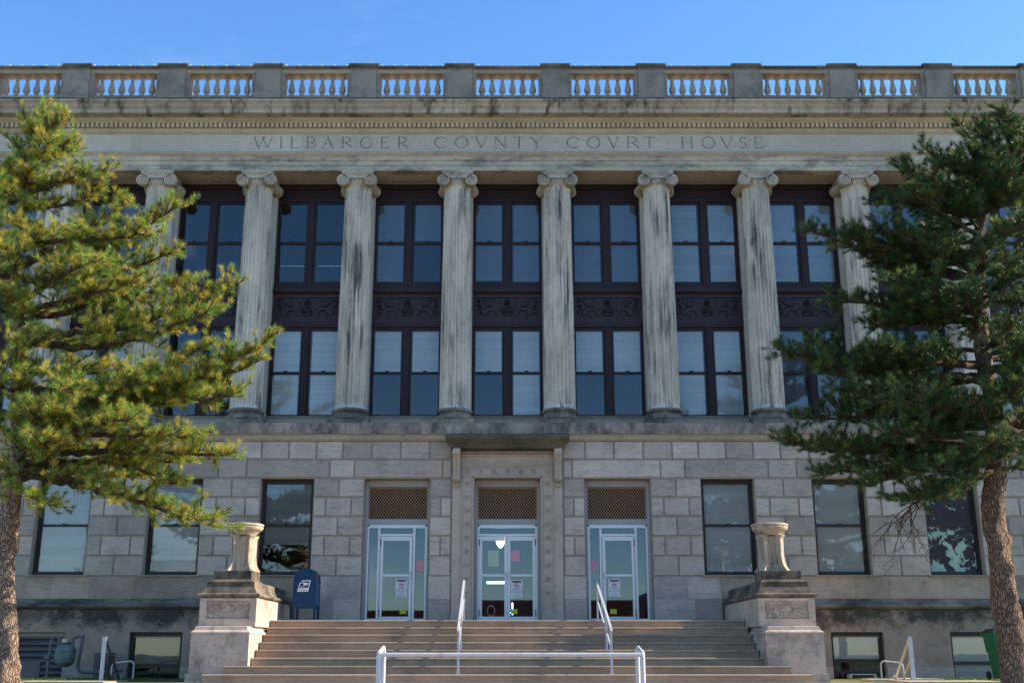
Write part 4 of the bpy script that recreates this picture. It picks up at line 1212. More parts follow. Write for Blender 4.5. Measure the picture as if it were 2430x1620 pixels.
# pedestals flanking the steps ---------------------------------------
def pedestal(sg, label):
    t = empty('stair_pedestal', (sg*6.28, 26, 0), label, 'pedestal', 'stone pedestals flanking the steps')
    x0, x1 = sorted((sg*5.645, sg*6.92))
    b = MB()
    b.box(x0-.05, x1+.05, 25.28, 29.89, -.3, .17)
    b.box(x0, x1, 25.35, 29.89, .173, 1.0)
    b.ring([(0, 1.003), (.012, 1.02), (.012, 1.05), (-.05, 1.10), (-.07, 1.17), (-.09, 1.18)], 0, 0, x0, x1, 25.35, 29.80)
    part('base', b, M['ped'], t)
    b = MB()
    d0, d1 = x0+.0, x1-.0
    b.box(d0, d1, 25.90, 27.1, 1.183, 1.30); 
    b.box(d0, d1, 25.96, 27.1, 1.303, 1.80); b.box(d0, d1, 27.103, 29.95, 1.183, 1.80)
    b.box(d0, d0+.15, 25.90, 25.958, 1.303, 1.80); b.box(d1-.15, d1, 25.90, 25.958, 1.303, 1.80)
    b.box(d0+.152, d1-.152, 25.90, 25.958, 1.303, 1.345); b.box(d0+.152, d1-.152, 25.90, 25.958, 1.735, 1.80)
    part('die', b, M['ped'], t)
    # anthemion relief
    b = MB(); y = 25.945; cx = (d0+d1)/2
    def palm(px, pz, s_, n_=7, a0=-66, a1=66):
        for k in range(n_):
            a = R(a0+(a1-a0)*k/(n_-1))
            b.tube([(px+.03*s_*math.sin(a), y, pz+.03*s_*math.cos(a)), (px+.12*s_*math.sin(a), y-.008, pz+.12*s_*math.cos(a)), (px+.19*s_*math.sin(a*1.05), y, pz+.20*s_*math.cos(a))], [.009, .022*s_, .010], 5)
    palm(cx, 1.49, 1.0); palm(cx-.42, 1.49, .9, 4, -10, 66); palm(cx+.42, 1.49, .9, 4, -66, 10)
    for s_ in (-1, 1):
        for (ox, oz, r, tn) in ((.10, 1.44, .055, 1.5), (.27, 1.43, .055, 1.5), (.22, 1.60, .045, 1.2), (.38, 1.42, .045, 1.4)):
            b.tube([(cx+s_*(ox+r*(1-.05*k)*math.cos(k*tn*2*PI/16)), y, oz+r*(1-.05*k)*math.sin(k*tn*2*PI/16)) for k in range(17)], .015, 5)
        b.tube([(cx+s_*(.02+.05*k), y, 1.40+.025*math.sin(k*1.3)) for k in range(9)], .016, 5)
        b.tube([(cx+s_*.15, y, 1.48), (cx+s_*.2, y-.005, 1.56), (cx+s_*.26, y, 1.66)], .010, 5)
    part('anthemion_relief', b, M['ped'], t)
    b = MB()
    pr = [(.0, 1.803), (.02, 1.815)]
    for k in range(7):
        a = -PI/2+PI*k/6; pr.append((.02+.045*math.cos(a), 1.865+.045*math.sin(a)))
    pr += [(.0, 1.913), (-.03, 1.92), (-.035, 1.935), (-.06, 1.99), (-.09, 2.05), (-.095, 2.055), (-.10, 2.17), (-.15, 2.19)]
    b.ring(pr, 0, 0, d0, d1, 25.92, 29.93)
    # tall front part
    b.ring([(.0, 2.06), (.0, 2.15), (-.01, 2.19), (-.06, 2.23), (-.08, 2.235), (-.08, 2.42), (-.09, 2.43)], 0, 0, d0+.13, d1-.13, 26.06, 27.15)
    part('cap', b, M['pedtop'], t)
    # stump of the lamp standard
    cx, cy = sg*6.17, 26.62
    b = MB()
    def fl(a, z): return 1-.10*abs(math.sin(a*8))
    b.lathe([(.27, 2.433), (.27, 2.50), (.25, 2.52), (.25, 2.57), (.215, 2.60)], cx, cy, 32)
    b.lathe([(.215, 2.60), (.19, 2.66), (.18, 2.8), (.175, 3.2), (.18, 3.24)], cx, cy, 96, fl)
    st = part('lamp_stump', b, M['stump'], t)
    b = MB()
    for k in range(4):
        a = PI/4 + k*PI/2
        ux, uy = math.cos(a), math.sin(a); vx, vy = -uy, ux
        prof = [(.17, 2.433), (.44, 2.433), (.42, 2.47), (.36, 2.54), (.325, 2.64), (.305, 2.8), (.31, 3.16), (.32, 3.18), (.32, 3.20), (.345, 3.22), (.36, 3.26), (.17, 3.26)]
        vs_ = [(cx+ux*r+vx*.065, cy+uy*r+vy*.065, z) for r, z in prof] + [(cx+ux*r-vx*.065, cy+uy*r-vy*.065, z) for r, z in prof]
        n_ = len(prof); b.add(vs_, [tuple(range(n_)), tuple(range(2*n_-1, n_-1, -1))]+[(i, n_+i, n_+(i+1) % n_, (i+1) % n_) for i in range(n_)])
    part('corner_fins', b, M['stump'], st)
    b = MB(); b.lathe([(.26, 3.262), (.28, 3.29), (.33, 3.34), (.395, 3.385), (.42, 3.43), (.42, 3.455), (.405, 3.46), (.405, 3.472), (.43, 3.48), (.43, 3.515), (.40, 3.53), (.30, 3.535)], cx, cy, 40, lambda a, z: 1.0)
    part('top_disc', b, M['stump'], st, smooth=False)
pedestal(-1, 'stone pedestal with broken lamp stump at the left of the steps, beside the mailbox')
pedestal(1, 'stone pedestal with broken lamp stump at the right of the steps')

# ------------------------------------------------------------------ mailbox
t = empty('mailbox', (-4.99, 28.6, LAND), 'dark blue arched collection mailbox standing left of the doors', 'mailbox')
mx0, mx1 = -5.29, -4.72; my0, my1 = 28.35, 28.95
def arch(x0, x1, zt, zb, n_=16):
    r = (x1-x0)/2; cx = (x0+x1)/2; P = [(x0, zb), (x1, zb)]
    for k in range(n_+1):
        a = PI*k/n_; P.append((cx+r*math.cos(a), zt-r+r*math.sin(a)))
    return P
b = MB()
b.prismy(arch(mx0+.02, mx1-.02, 2.62, 1.70), my0+.03, my1-.03)
b.prismy(arch(mx0, mx1, 2.645, 1.69), my0, my0+.028); b.prismy(arch(mx0, mx1, 2.645, 1.69), my1-.16, my1)
part('body', b, M['blue'], t)
b = MB(); b.box(mx1-.019, mx1+.012, my0+.05, my1-.17, 1.75, 2.32); b.box(mx1+.013, mx1+.02, my0+.1, my1-.25, 2.05, 2.07); part('side_panel', b, M['blue2'], t)
b = MB(); b.box(mx1-.02, mx1+.004, my0+.06, my1-.17, 2.34, 2.50); part('chute_opening', b, M['black'], t)
for (lx_, ly) in ((mx0, my0), (mx1-.06, my0), (mx0, my1-.06), (mx1-.06, my1-.06)):
    b = MB(); b.box(lx_, lx_+.06, ly, ly+.012, 1.405, 1.70); b.box(lx_ if lx_ == mx0 else lx_+.048, lx_+.012 if lx_ == mx0 else lx_+.06, ly, ly+.06, 1.405, 1.70)
    part('leg', b, M['blue'], t)
b = MB(); b.box(mx0-.10, mx1+.06, my0-.06, my1+.06, 1.364, 1.40); part('base_slab', b, M['coping'], t)
# emblem: white slanted frame with eagle head, text strip
b = MB(); ey = my0-.003
def E(px, py): return (mx0+(px-318)/10.45/97.0*1.0, 2.645-(py-170)/10.45/99.0)
outer = [E(478, 522), (E(530, 484)), E(745, 480), E(690, 765), E(418, 768)]
b.mi = 0
b.prismy([E(*q) for q in ((418, 768), (690, 765), (708, 668), (440, 672))], ey-.003, ey)      # text strip
b.prismy([E(*q) for q in ((440, 672), (462, 672), (492, 545), (472, 540))], ey-.003, ey)      # left bar
b.prismy([E(*q) for q in ((690, 668), (710, 668), (745, 490), (716, 505))], ey-.003, ey)      # right bar
b.prismy([E(*q) for q in ((520, 505), (716, 505), (745, 490), (740, 478), (530, 484))], ey-.003, ey)   # top bar
b.prismy([E(*q) for q in ((472, 545), (640, 545), (680, 555), (690, 575), (655, 590), (490, 668), (600, 605), (560, 590), (575, 560), (480, 560), (478, 522), (640, 530))][::-1], ey-.003, ey)
b.prismy([E(*q) for q in ((470, 670), (690, 585), (690, 560), (600, 600))], ey-.0035, ey)
em = part('emblem', b, M['wht'], t)
b = MB()
cc = E(562, 705); text_mesh('UNITED STATES', .028, cc[0], ey-.0045, cc[1], b); cc = E(556, 740); text_mesh('POSTAL SERVICE', .026, cc[0], ey-.0045, cc[1], b)
part('lettering', b, M['navy'], em)

# ------------------------------------------------------------------ handrails on the steps
def handrail(x, label, ytop):
    t = empty('handrail', (x, 26.5, .3), label, 'handrail', 'white handrails on the steps')
    A = (x, ytop, 2.30); B_ = (x, 25.05, 1.12)
    b = MB(); b.bar(A, B_, .05, .05); b.bar(B_, (x, 24.98, 1.05), .05, .05); part('top_rail', b, M['white'], t)
    b = MB(); b.bar((x, ytop-.1, 1.86), (x, 25.1, .72), .035, .045); part('middle_rail', b, M['white'], t)
    for (y, z0) in ((25.06, .17), (26.20, .68), (ytop-.12, LAND)):
        zt = 1.12+(2.30-1.12)*(y-25.05)/(ytop-25.05)
        b = MB(); b.box(x-.025, x+.025, y-.025, y+.025, z0, zt-.01); b.box(x-.06, x+.06, y-.06, y+.06, z0, z0+.012); part('post', b, M['white'], t)
handrail(-1.06, 'white steel handrail on the left part of the steps', 28.0)
handrail(2.24, 'white steel handrail on the right part of the steps', 28.7)

# front barrier rail
t = empty('pipe_barrier', (0, 17.5, -.3), 'white pipe barrier rail standing in front of the steps', 'railing')
xa, xb_ = -1.93, 2.03; zt = .585
b = MB(); b.tube([(xa, 17.5, zt), (xb_, 17.5, zt)], .030, 14); part('cross_rail', b, M['white'], t)
for x in (xa, xb_):
    b = MB(); b.tube([(x, 17.5, -.5), (x, 17.5, zt-.02), (x, 17.52, zt+.02), (x, 17.56, zt+.035)], .036, 14); part('post', b, M['white'], t)
    b = MB(); b.tube([(x, 17.56, zt+.03), (x, 18.1, zt+.10), (x, 18.16, zt+.07), (x, 18.18, zt)], .036, 12); b.tube([(x, 18.18, zt+.02), (x, 18.18, -.5)], .036, 12); part('side_rail', b, M['white'], t)

# ------------------------------------------------------------------ left corner: meter, pipes, rails
t = empty('gas_meter', (-10.85, 28.6, 0), 'grey green gas meter with bent pipes by the louvred vent', 'gas meter')
b = MB(); cx, cy = -10.86, 28.6
pr = [(.06, .28), (.16, .31), (.235, .38), (.26, .48), (.262, .62), (.245, .72), (.20, .80), (.12, .84), (.10, .88)]
b.lathe(pr, cx, cy, 20, lambda a, z: 1-.18*abs(math.sin(a))); b.lathe([(.275, .66), (.275, .69)], cx, cy, 20, lambda a, z: 1-.18*abs(math.sin(a)))
part('body', b, M['gas'], t, smooth=False)
b = MB(); b.box(cx-.06, cx+.06, 28.45, 28.55, .86, .95); part('index_box', b, M['beige'], t)
b = MB(); b.tube([(cx-.18, cy, .80), (cx-.18, cy, .93), (cx-.24, cy, 1.0), (cx-.34, cy, .99), (cx-.37, cy, .92), (cx-.39, cy, .5), (cx-.40, cy, .02)], .033, 10)
b.tube([(cx-.50, cy-.02, .50), (cx-.36, cy-.02, .50)], .055, 8); b.tube([(cx-.40, cy, .28), (cx-.395, cy, .40)], .05, 8)
part('inlet_pipe', b, M['pipe'], t)
b = MB(); b.tube([(cx+.16, cy, .80), (cx+.16, cy, .95), (cx+.22, cy, 1.0), (cx+.34, cy, 1.0), (cx+.385, cy, .95), (cx+.38, cy, .8), (cx+.30, cy+.1, .28), (cx+.36, cy+.15, .16), (cx+.5, cy+.2, .14), (cx+1.3, cy+.5, .20)], .04, 10)
b.tube([(cx+.36, cy, 1.0), (cx+.42, cy, 1.0)], .052, 8)
part('outlet_pipe', b, M['pipe'], t)
b = MB(); b.box(-12.6, -12.55, 28.9, 28.95, -.02, .42); b.box(-11.65, -11.57, 28.9, 28.95, -.02, .40); b.box(-12.548, -11.652, 28.9, 28.95, .36, .40)
b.box(-12.548, -11.652, 28.92, 28.94, -.02, .358)
tag(mesh_obj('vent_screen', b, M['louver']), 'low grey framed screen standing before the louvred vent', 'screen')
b = MB(); b.box(-10.35, -10.22, 29.2, 29.7, .0, .62); b.box(-10.22, -10.0, 29.2, 29.7, .56, .62); b.box(-10.04, -10.0, 29.2, 29.7, .0, .558)
tag(mesh_obj('utility_box', b, M['louver']), 'small grey utility housing behind the gas meter', 'box')
def side_rail(sg, mpost, mrail, l1, l2):
    t = empty('stair_rail', (sg*9.02, 26.0, 0), l1, 'railing', 'rails beside the basement stairs')
    x = sg*9.02
    b = MB(); b.box(x-.045, x+.045, 25.98, 26.02, -.05, .965); part('post', b, mpost, t)
    for z, k in ((.93, 0), (.50, 1), (.12, 2)):
        b = MB(); b.bar((x, 26.03, z), (x+(-sg)*.02, 27.2, z-.92), .04, .05); part('rail', b, mrail, t)
    b = MB(); b.box(x-sg*.02-.03, x-sg*.02+.03, 27.17, 27.23, -.05, .12); part('lower_post', b, M['white'], t)
    b = MB(); y = 28.2; x0 = sg*9.55; x1 = sg*9.02
    b.tube([(x0, y, -.1), (x0, y, .30), (x0-sg*.03, y, .36), (x0-sg*.08, y, .38), (x1+sg*.08, y, .42), (x1+sg*.03, y, .40), (x1, y, .34), (x1, y, -.1)], .022, 8)
    tag(mesh_obj('hoop_rail', b, mpost if sg > 0 else M['white']), l2, 'hoop rail', 'low pipe hoops by the building')
side_rail(-1, M['white'], M['tanrail'], 'white post with dark slanted rails left of the steps', 'low white pipe hoop left of the steps')
side_rail(1, M['white'], M['beige'], 'white post with beige slanted rails right of the steps', 'low white pipe hoop right of the steps')
b = MB(); b.box(9.0, 9.9, 26.5, 27.6, .0, .045); b.box(8.3, 9.0, 26.55, 27.5, -.02, .03)
tag(mesh_obj('timber_kerb', b, M['beige']), 'low tan timber edging by the right basement stair', 'edging')
# window air conditioner
t = empty('air_conditioner', (8.95, 29.8, 0), 'white window air conditioner low in the right basement window', 'air conditioner')
b = MB(); b.box(8.70, 9.30, 29.62, 30.0, -.02, .09); b.box(8.66, 8.72, 29.6, 29.619, -.05, .10); b.box(8.721, 9.28, 29.6, 29.619, .075, .10); b.box(9.281, 9.33, 29.6, 29.619, -.05, .10); part('case', b, M['acwhite'], t)
b = MB(); b.box(8.721, 9.28, 29.608, 29.619, -.05, .074); part('coil_grille', b, M['dark'], t)
# green wheeled bin
t = empty('wheeled_bin', (11.55, 27.4, 0), 'green wheeled rubbish bin half hidden behind the right pine trunk', 'bin')
b = MB(); cx, cy = 11.66, 27.4
def frust(x0, x1, y0, y1, z0, z1, k):
    b.add([(x0+k, y0+k, z0), (x1-k, y0+k, z0), (x1-k, y1-k, z0), (x0+k, y1-k, z0), (x0, y0, z1), (x1, y0, z1), (x1, y1, z1), (x0, y1, z1)], [(0,3,2,1),(4,5,6,7),(0,1,5,4),(1,2,6,5),(2,3,7,6),(3,0,4,7)])
frust(cx-.30, cx+.30, cy-.33, cy+.33, .62, 1.02, .035); frust(cx-.24, cx+.24, cy-.27, cy+.27, .03, .618, .05); frust(cx-.33, cx+.33, cy-.36, cy+.36, 1.022, 1.07, 0)
part('body', b, M['green'], t)
b = MB(); b.add([(cx-.34, cy-.37, 1.072), (cx+.34, cy-.37, 1.072), (cx+.34, cy+.37, 1.072), (cx-.34, cy+.37, 1.072), (cx-.22, cy-.22, 1.16), (cx+.22, cy-.22, 1.16), (cx+.22, cy+.3, 1.16), (cx-.22, cy+.3, 1.16)], [(0,3,2,1),(4,5,6,7),(0,1,5,4),(1,2,6,5),(2,3,7,6),(3,0,4,7)])
part('lid', b, M['black'], t)
b = MB(); b.prismy([(cx-.10, .84), (cx-.075, .80), (cx-.04, .80), (cx-.02, .86), (cx-.06, .95), (cx-.10, .88)], cy-.325, cy-.318); b.prismy([(cx-.12, .765), (cx, .765), (cx, .78), (cx-.12, .78)], cy-.322, cy-.315)
part('emblem', b, M['wht'], t)
for s_ in (-1, 1):
    b = MB(); b.tube([(cx+s_*.26, cy+.25, .1), (cx+s_*.31, cy+.25, .1)], .1, 14); part('wheel', b, M['black'], t)

# ------------------------------------------------------------------ grass
def grass():
    rng = np.random.default_rng(3)
    N = 26000
    x = np.concatenate([rng.uniform(-16, -8.6, N//2), rng.uniform(8.6, 16, N//2)])
    y = rng.uniform(22.2, 29.6, N)
    keep = ~((np.abs(x) < 10.5) & (y > 24.3) & (y < 26.1)); x = x[keep]; y = y[keep]; n = len(x)
    h = rng.uniform(.03, .085, n)*(1+.6*(rng.random(n) < .03)); a = rng.uniform(0, 2*PI, n); wd = rng.uniform(.004, .008, n)
    lx_ = rng.normal(0, .025, n); ly = rng.normal(0, .025, n)
    v = np.zeros((n, 3, 3))
    v[:, 0] = np.stack([x-wd*np.cos(a), y-wd*np.sin(a), np.full(n, -.03)], 1)
    v[:, 1] = np.stack([x+wd*np.cos(a), y+wd*np.sin(a), np.full(n, -.03)], 1)
    v[:, 2] = np.stack([x+lx_, y+ly, h-.02], 1)
    return tri_mesh('grass', v, None, [leaf('grass_blades', (.10, .18, .02), (.20, .26, .04), .4)])
def tri_mesh(name, v, mi, mats):
    n = v.shape[0]
    me = bpy.data.meshes.new(name); me.vertices.add(n*3); me.loops.add(n*3); me.polygons.add(n)
    me.vertices.foreach_set('co', v.reshape(-1).astype(np.float32))
    me.loops.foreach_set('vertex_index', np.arange(n*3, dtype=np.int32))
    me.polygons.foreach_set('loop_start', np.arange(0, n*3, 3, dtype=np.int32))
    for m in mats: me.materials.append(m)
    if mi is not None: me.polygons.foreach_set('material_index', mi.astype(np.int32))
    me.update(); me.validate()
    o = bpy.data.objects.new(name, me); COL.objects.link(o); return o
tag(grass(), 'short green lawn grass on both sides of the steps', 'grass', kind='stuff')

# ------------------------------------------------------------------ pines
def needles(tufts, rng, per=34, L=.14, nw=.0036):
    """tufts: array (n,7): pos, dir, tone"""
    n = len(tufts); P = tufts[:, :3]; D = tufts[:, 3:6]; D = D/np.linalg.norm(D, axis=1, keepdims=True)
    ref = np.tile([0, 0, 1.0], (n, 1)); ref[np.abs(D[:, 2]) > .9] = [1, 0, 0]
    U = np.cross(D, ref); U /= np.linalg.norm(U, axis=1, keepdims=True); W = np.cross(D, U)
    t = rng.uniform(-1, .25, (n, per)); az = rng.uniform(0, 2*PI, (n, per))
    sp = np.radians(rng.uniform(38, 72, (n, per)))*(1.12-.55*(t+1)/1.25)
    ln = L*rng.uniform(.85, 1.1, (n, per))*rng.uniform(.72, 1.08, (n, 1))
    base = P[:, None]+D[:, None]*(t*.07)[..., None]
    d = D[:, None]*np.cos(sp)[..., None]+(U[:, None]*np.cos(az)[..., None]+W[:, None]*np.sin(az)[..., None])*np.sin(sp)[..., None]
    d[..., 2] += .10
    tip = base+d*ln[..., None]
    side = np.cross(d, rng.normal(size=(n, per, 3))); side /= np.linalg.norm(side, axis=2, keepdims=True)+1e-9
    wd = nw
    v = np.stack([base-side*wd, base+side*wd, tip], 2).reshape(-1, 3, 3)
    tone = tufts[:, 6][:, None]
    r = rng.random((n, per)); old = (t < -.50)
    rt = rng.random((n, 1)); cls = np.where(rt < .30, 3, np.where(rt < .30+tone*.9, 1, 0))      # every shoot has its own tone
    mi = np.where(old & (r < .30), 2, np.where(r < .75, cls, np.where(r < .88, 0, 1)))
    return v, mi.reshape(-1)

def pine(name, trunk, limbs, mats, bk, label, rng, extra, tone, r0, per=34, dead=(), full=1.0):
    root = empty(name, trunk[0], label, 'tree', 'pine trees before the courthouse')
    T = [Vector(p) for p in trunk]
    # fine trunk polyline with a lumpy surface
    def samp(t):
        u = t*(len(T)-1); i = min(int(u), len(T)-2); f = u-i
        return T[i].lerp(T[i+1], f)
    N = 150; seg_ = 26; vs_ = []; fs_ = []
    ztop = T[-1].z; z0 = T[0].z
    knots = [(rng.uniform(z0+.3, z0+5), rng.uniform(0, 2*PI), rng.uniform(.02, .075)) for _k in range(26)]
    for i in range(N+1):
        t = i/N; p = samp(t); p = (samp(max(0, t-.03))+p*2+samp(min(1, t+.03)))/4
        r = r0*((1-t)**.8*.9+.1)*(1+.35*math.exp(-t*40))
        for k in range(seg_):
            a = 2*PI*k/seg_
            q = r*(1+.09*math.sin(2*a+p.z*2.3)+.06*math.sin(3*a-p.z*4.1)+.045*math.sin(5*a+p.z*8.3)+.035*math.sin(4*a-p.z*15)+rng.normal()*.025)
            for (kz, ka, kr) in knots:               # burls and branch stubs
                dd = ((p.z-kz)/.11)**2+((((a-ka+PI) % (2*PI))-PI)/.45)**2
                if dd < 6: q += kr*math.exp(-dd)
            vs_.append((p.x+q*math.cos(a), p.y+q*math.sin(a), p.z))
    for i in range(N):
        for k in range(seg_): fs_.append((i*seg_+k, i*seg_+(k+1) % seg_, (i+1)*seg_+(k+1) % seg_, (i+1)*seg_+k))
    tr = MB(); tr.add(vs_, fs_); part('trunk', tr, bk, root, smooth=True)
    def on_trunk(z):
        for a, b_ in zip(T[:-1], T[1:]):
            if a.z <= z <= b_.z: return a.lerp(b_, (z-a.z)/(b_.z-a.z))
        return T[-1].copy()
    def trunk_r(z): t = (z-z0)/(ztop-z0); return r0*((1-t)**.8*.9+.1)
    br = MB(); tufts = []
    def twig(p, d, L, lvl):
        """a shoot with tufts; p start, d dir"""
        n = max(2, int(L/.17)); pts = [p.copy()]; q = p.copy(); dd = d.normalized()
        for i in range(n):
            dd = (dd+Vector(rng.normal(0, .10, 3))+Vector((0, 0, .09))).normalized()
            q = q+dd*(L/n); pts.append(q.copy())
            if i >= n*.15 or lvl > 1:
                tufts.append((*q, *dd, tone+rng.normal()*.12))
        br.tube(pts, [.010*(1-.6*i/n) for i in range(n+1)], 4, cap=False)
        return pts
    def limb(p0, p1, sag=.0, dens=1.0, thick=None, bare=.30):
        p0 = Vector(p0); p1 = Vector(p1); L = (p1-p0).length
        n = max(6, int(L/.16)); pts = []
        wob = Vector(rng.normal(0, .05, 3))*L
        for i in range(n+1):
            t = i/n; q = p0.lerp(p1, t)
            q.z += -sag*math.sin(PI*t)*L; q = q+wob*math.sin(PI*t)*.6+Vector(rng.normal(0, .012, 3))*L*.5*(0 if i in (0, n) else 1)
            pts.append(q)
        th = thick or (.018+.022*L**.8)
        br.tube(pts, [th*(1-.82*i/n)+.006 for i in range(n+1)], 7)
        for i in range(1, n+1):
            t = i/n
            if t < bare:
                if rng.random() < .35:            # dead bare twiglets near the trunk
                    e = Vector(rng.normal(0, 1, 3)).normalized(); q_ = pts[i]; br.tube([q_, q_+e*.16, q_+e*.30+Vector(rng.normal(0, .05, 3))], [.007, .005, .003], 3)
                continue
            d = (pts[i]-pts[i-1]).normalized()
            side = d.cross(Vector((0, 0, 1))).normalized()
            k = 2 if rng.random() < dens else 1
            for j in range(k):
                s_ = 1 if (i+j) % 2 else -1
                ln = (.30+.50*L*.30*(1-t*.70))*rng.uniform(.45, 1.25)*full
                dd = (d*rng.uniform(.5, 1.0)+side*s_*rng.uniform(.5, 1.1)+Vector((0, 0, rng.uniform(-.12, .40)))).normalized()
                pp = twig(pts[i], dd, ln, 1)
                if ln > .34:
                    for m_ in range(1, len(pp)-1, 1):
                        for _q in range(1):
                            d2 = ((pp[m_]-pp[m_-1]).normalized()*.8+Vector(rng.normal(0, .55, 3))+Vector((0, 0, .15))).normalized()
                            twig(pp[m_], d2, rng.uniform(.16, .34), 2)
            # short shoots right on the limb
            for _q in range(3 if full > 1 else 2):
                d2 = (d*.6+Vector(rng.normal(0, .6, 3))+Vector((0, 0, .3))).normalized(); twig(pts[i], d2, rng.uniform(.14, .30), 2)
        twig(pts[-1], (pts[-1]-pts[-2]).normalized(), .22, 2)
    for (zs, tip, sag, dens, bare) in limbs:
        s_ = on_trunk(zs); limb(s_, tip, sag, dens, None, bare)
    for (zs, az, L, up) in extra:
        s_ = on_trunk(zs); tip = s_+Vector((math.cos(az)*L, math.sin(az)*L, up)); limb(s_, tip, .04, .8, None, .28)
    # leader
    twig(T[-1]-Vector((0, 0, .5)), Vector((0, 0, 1)), .6, 2)
    for k in range(46):
        dz = 2.2*(k+.5)/46; zz = T[-1].z-dz; a = k*2.4+rng.uniform(-.4, .4); twig(on_trunk(zz), Vector((math.cos(a), math.sin(a), .75)), (.16+.24*dz)*rng.uniform(.8, 1.2), 2)
    # dead bare twigs
    for (p, d, L) in dead:
        p = Vector(p)
        for j in range(7):
            q = p.copy(); dd = (Vector(d)+Vector(rng.normal(0, .28, 3))).normalized(); pts = [q.copy()]; l = L*rng.uniform(.5, 1)
            for i in range(8):
                dd = (dd+Vector(rng.normal(0, .22, 3))).normalized(); q = q+dd*l/8; pts.append(q.copy())
                if i > 1:
                    e = (dd+Vector(rng.normal(0, .6, 3))).normalized(); br.tube([q, q+e*l*.10, q+e*l*.2+Vector((0, 0, -.02))], [.006, .005, .003], 3)
            br.tube(pts, [.011*(1-.7*i/8) for i in range(9)], 4)
    for k in rng.choice(len(tufts), 160, replace=False):
        q = tufts[k]; cx_, cy_, cz_ = q[0]-q[3]*.06, q[1]-q[4]*.06, q[2]-q[5]*.06
        br.lathe([(.006, cz_-.05), (.022, cz_-.035), (.026, cz_-.015), (.018, cz_+.008), (.006, cz_+.02)], cx_, cy_, 7)
    part('branches', br, M['twig'], root)
    tf = np.array(tufts); v, mi = needles(tf, rng, per)
    v -= np.array(wloc(root))[None, None]
    cr = tri_mesh('crown', v, mi, mats); cr.parent = root; cr.location = (0, 0, 0)
    print(name, 'tufts', len(tf), 'tris', len(v))
    return root

rngL = np.random.default_rng(11)
YT = 22.0
def P3(px, py, dy=0): return tuple(at(px, py, YT+dy))
def zof(px, py): return at(px, py, YT).z
trunkL = [(-9.36, YT, -.1), P3(22, 1500), P3(20, 1400), P3(16, 1280), P3(28, 1180), P3(45, 1080), P3(50, 960), P3(48, 850), P3(52, 760), P3(38, 650), P3(44, 560), P3(52, 460), P3(75, 370), P3(98, 300), P3(108, 240)]
trunkL = [tuple(Vector(p)+Vector((-.05, 0, 0))) for p in trunkL]
limbsL = [  # (start z, tip, sag, density, bare fraction)
 (zof(100, 320), P3(140, 275, -.1), .0, 1, .05), (zof(100, 340), P3(72, 290, .1), .0, 1, .05), (zof(90, 380), P3(165, 345, .2), .0, 1, .05), (zof(80, 400), P3(110, 330, -.5), .0, 1, .05), (zof(70, 440), P3(20, 395, -.2), .0, 1, .1), (zof(70, 450), P3(190, 400, -.5), .0, 1, .1),
 (zof(50, 420), P3(232, 395, -.2), .05, 1, .15), (zof(50, 480), P3(225, 440, .4), .04, 1, .2),
 (zof(50, 380), P3(150, 330, -.1), .0, 1, .1), (zof(90, 380), P3(40, 340, .2), .0, 1, .1), (zof(60, 420), P3(-30, 400, -.3), .0, 1, .1),
 (zof(50, 600), P3(395, 480, -.3), .07, 1, .25), (zof(50, 620), P3(280, 470, .3), .05, 1, .2), (zof(50, 640), P3(385, 585, -.5), .05, 1, .25),
 (zof(50, 560), P3(330, 540, -.8), .05, 1, .2),
 (zof(50, 760), P3(510, 660, -.3), .06, 1, .3), (zof(50, 740), P3(420, 650, .5), .05, 1, .3), (zof(50, 780), P3(470, 720, -.7), .07, 1, .3),
 (zof(50, 720), P3(300, 650, -1.2), .03, 1, .25), (zof(50, 700), P3(220, 600, -1.6), .03, 1, .25),
 (zof(50, 900), P3(605, 790, -.3), .09, 1, .38), (zof(50, 900), P3(590, 830, .1), .08, 1, .45), (zof(50, 880), P3(460, 800, -.9), .06, 1, .35),
 (zof(50, 960), P3(530, 910, -.4), .03, 1, .45), (zof(50, 960), P3(470, 900, .4), .03, 1, .4), (zof(50, 930), P3(330, 870, -1.2), .05, 1, .3),
 (zof(50, 1040), P3(515, 1045, -.5), -.04, 1, .45), (zof(50, 1020), P3(430, 1000, -1.0), .0, 1, .35), (zof(50, 1010), P3(300, 960, -1.5), .0, 1, .3),
 (zof(50, 1075), P3(480, 1205, -.5), -.10, 1, .45), (zof(50, 1085), P3(400, 1110, -.2), -.04, 1, .4), (zof(50, 1060), P3(420, 1060, .6), -.03, 1, .4),
 (zof(45, 1100), P3(250, 1140, -.9), -.05, 1, .3), (zof(45, 1110), P3(120, 1160, -1.1), -.03, 1, .3), (zof(45, 1060), P3(90, 1010, -1.7), .0, 1, .3),
 (zof(45, 1080), P3(-20, 1120, -.9), -.03, 1, .3), (zof(45, 1000), P3(-60, 960, -1.2), .0, 1, .3), (zof(45, 900), P3(-60, 860, -1.4), .05, 1, .3),
 (zof(50, 960), P3(120, 940, -1.9), .0, 1, .3), (zof(50, 820), P3(170, 900, -1.6), .0, 1, .3),
]
extraL = []
for z in np.arange(4.2, 10.3, .54):
    R_ = 2.8*(1-((z-4.2)/7.4))**1.0+.2
    for k in range(3):
        a = rngL.uniform(PI*.55, PI*1.5) if k else rngL.uniform(.15*PI, .9*PI)
        if k == 2: a = rngL.uniform(-.42*PI, -.2*PI)
        extraL.append((z+rngL.uniform(-.2, .2), a, R_*rngL.uniform(.65, 1.0)*(.75 if k == 2 else 1), rngL.uniform(.0, .35)))
LP = pine('pine_tree', trunkL, limbsL, LEAF_L, M['barkL'], 'sunlit yellow green pine tree at the left edge before the courthouse', rngL, extraL, .42, .21, 58, full=1.05)

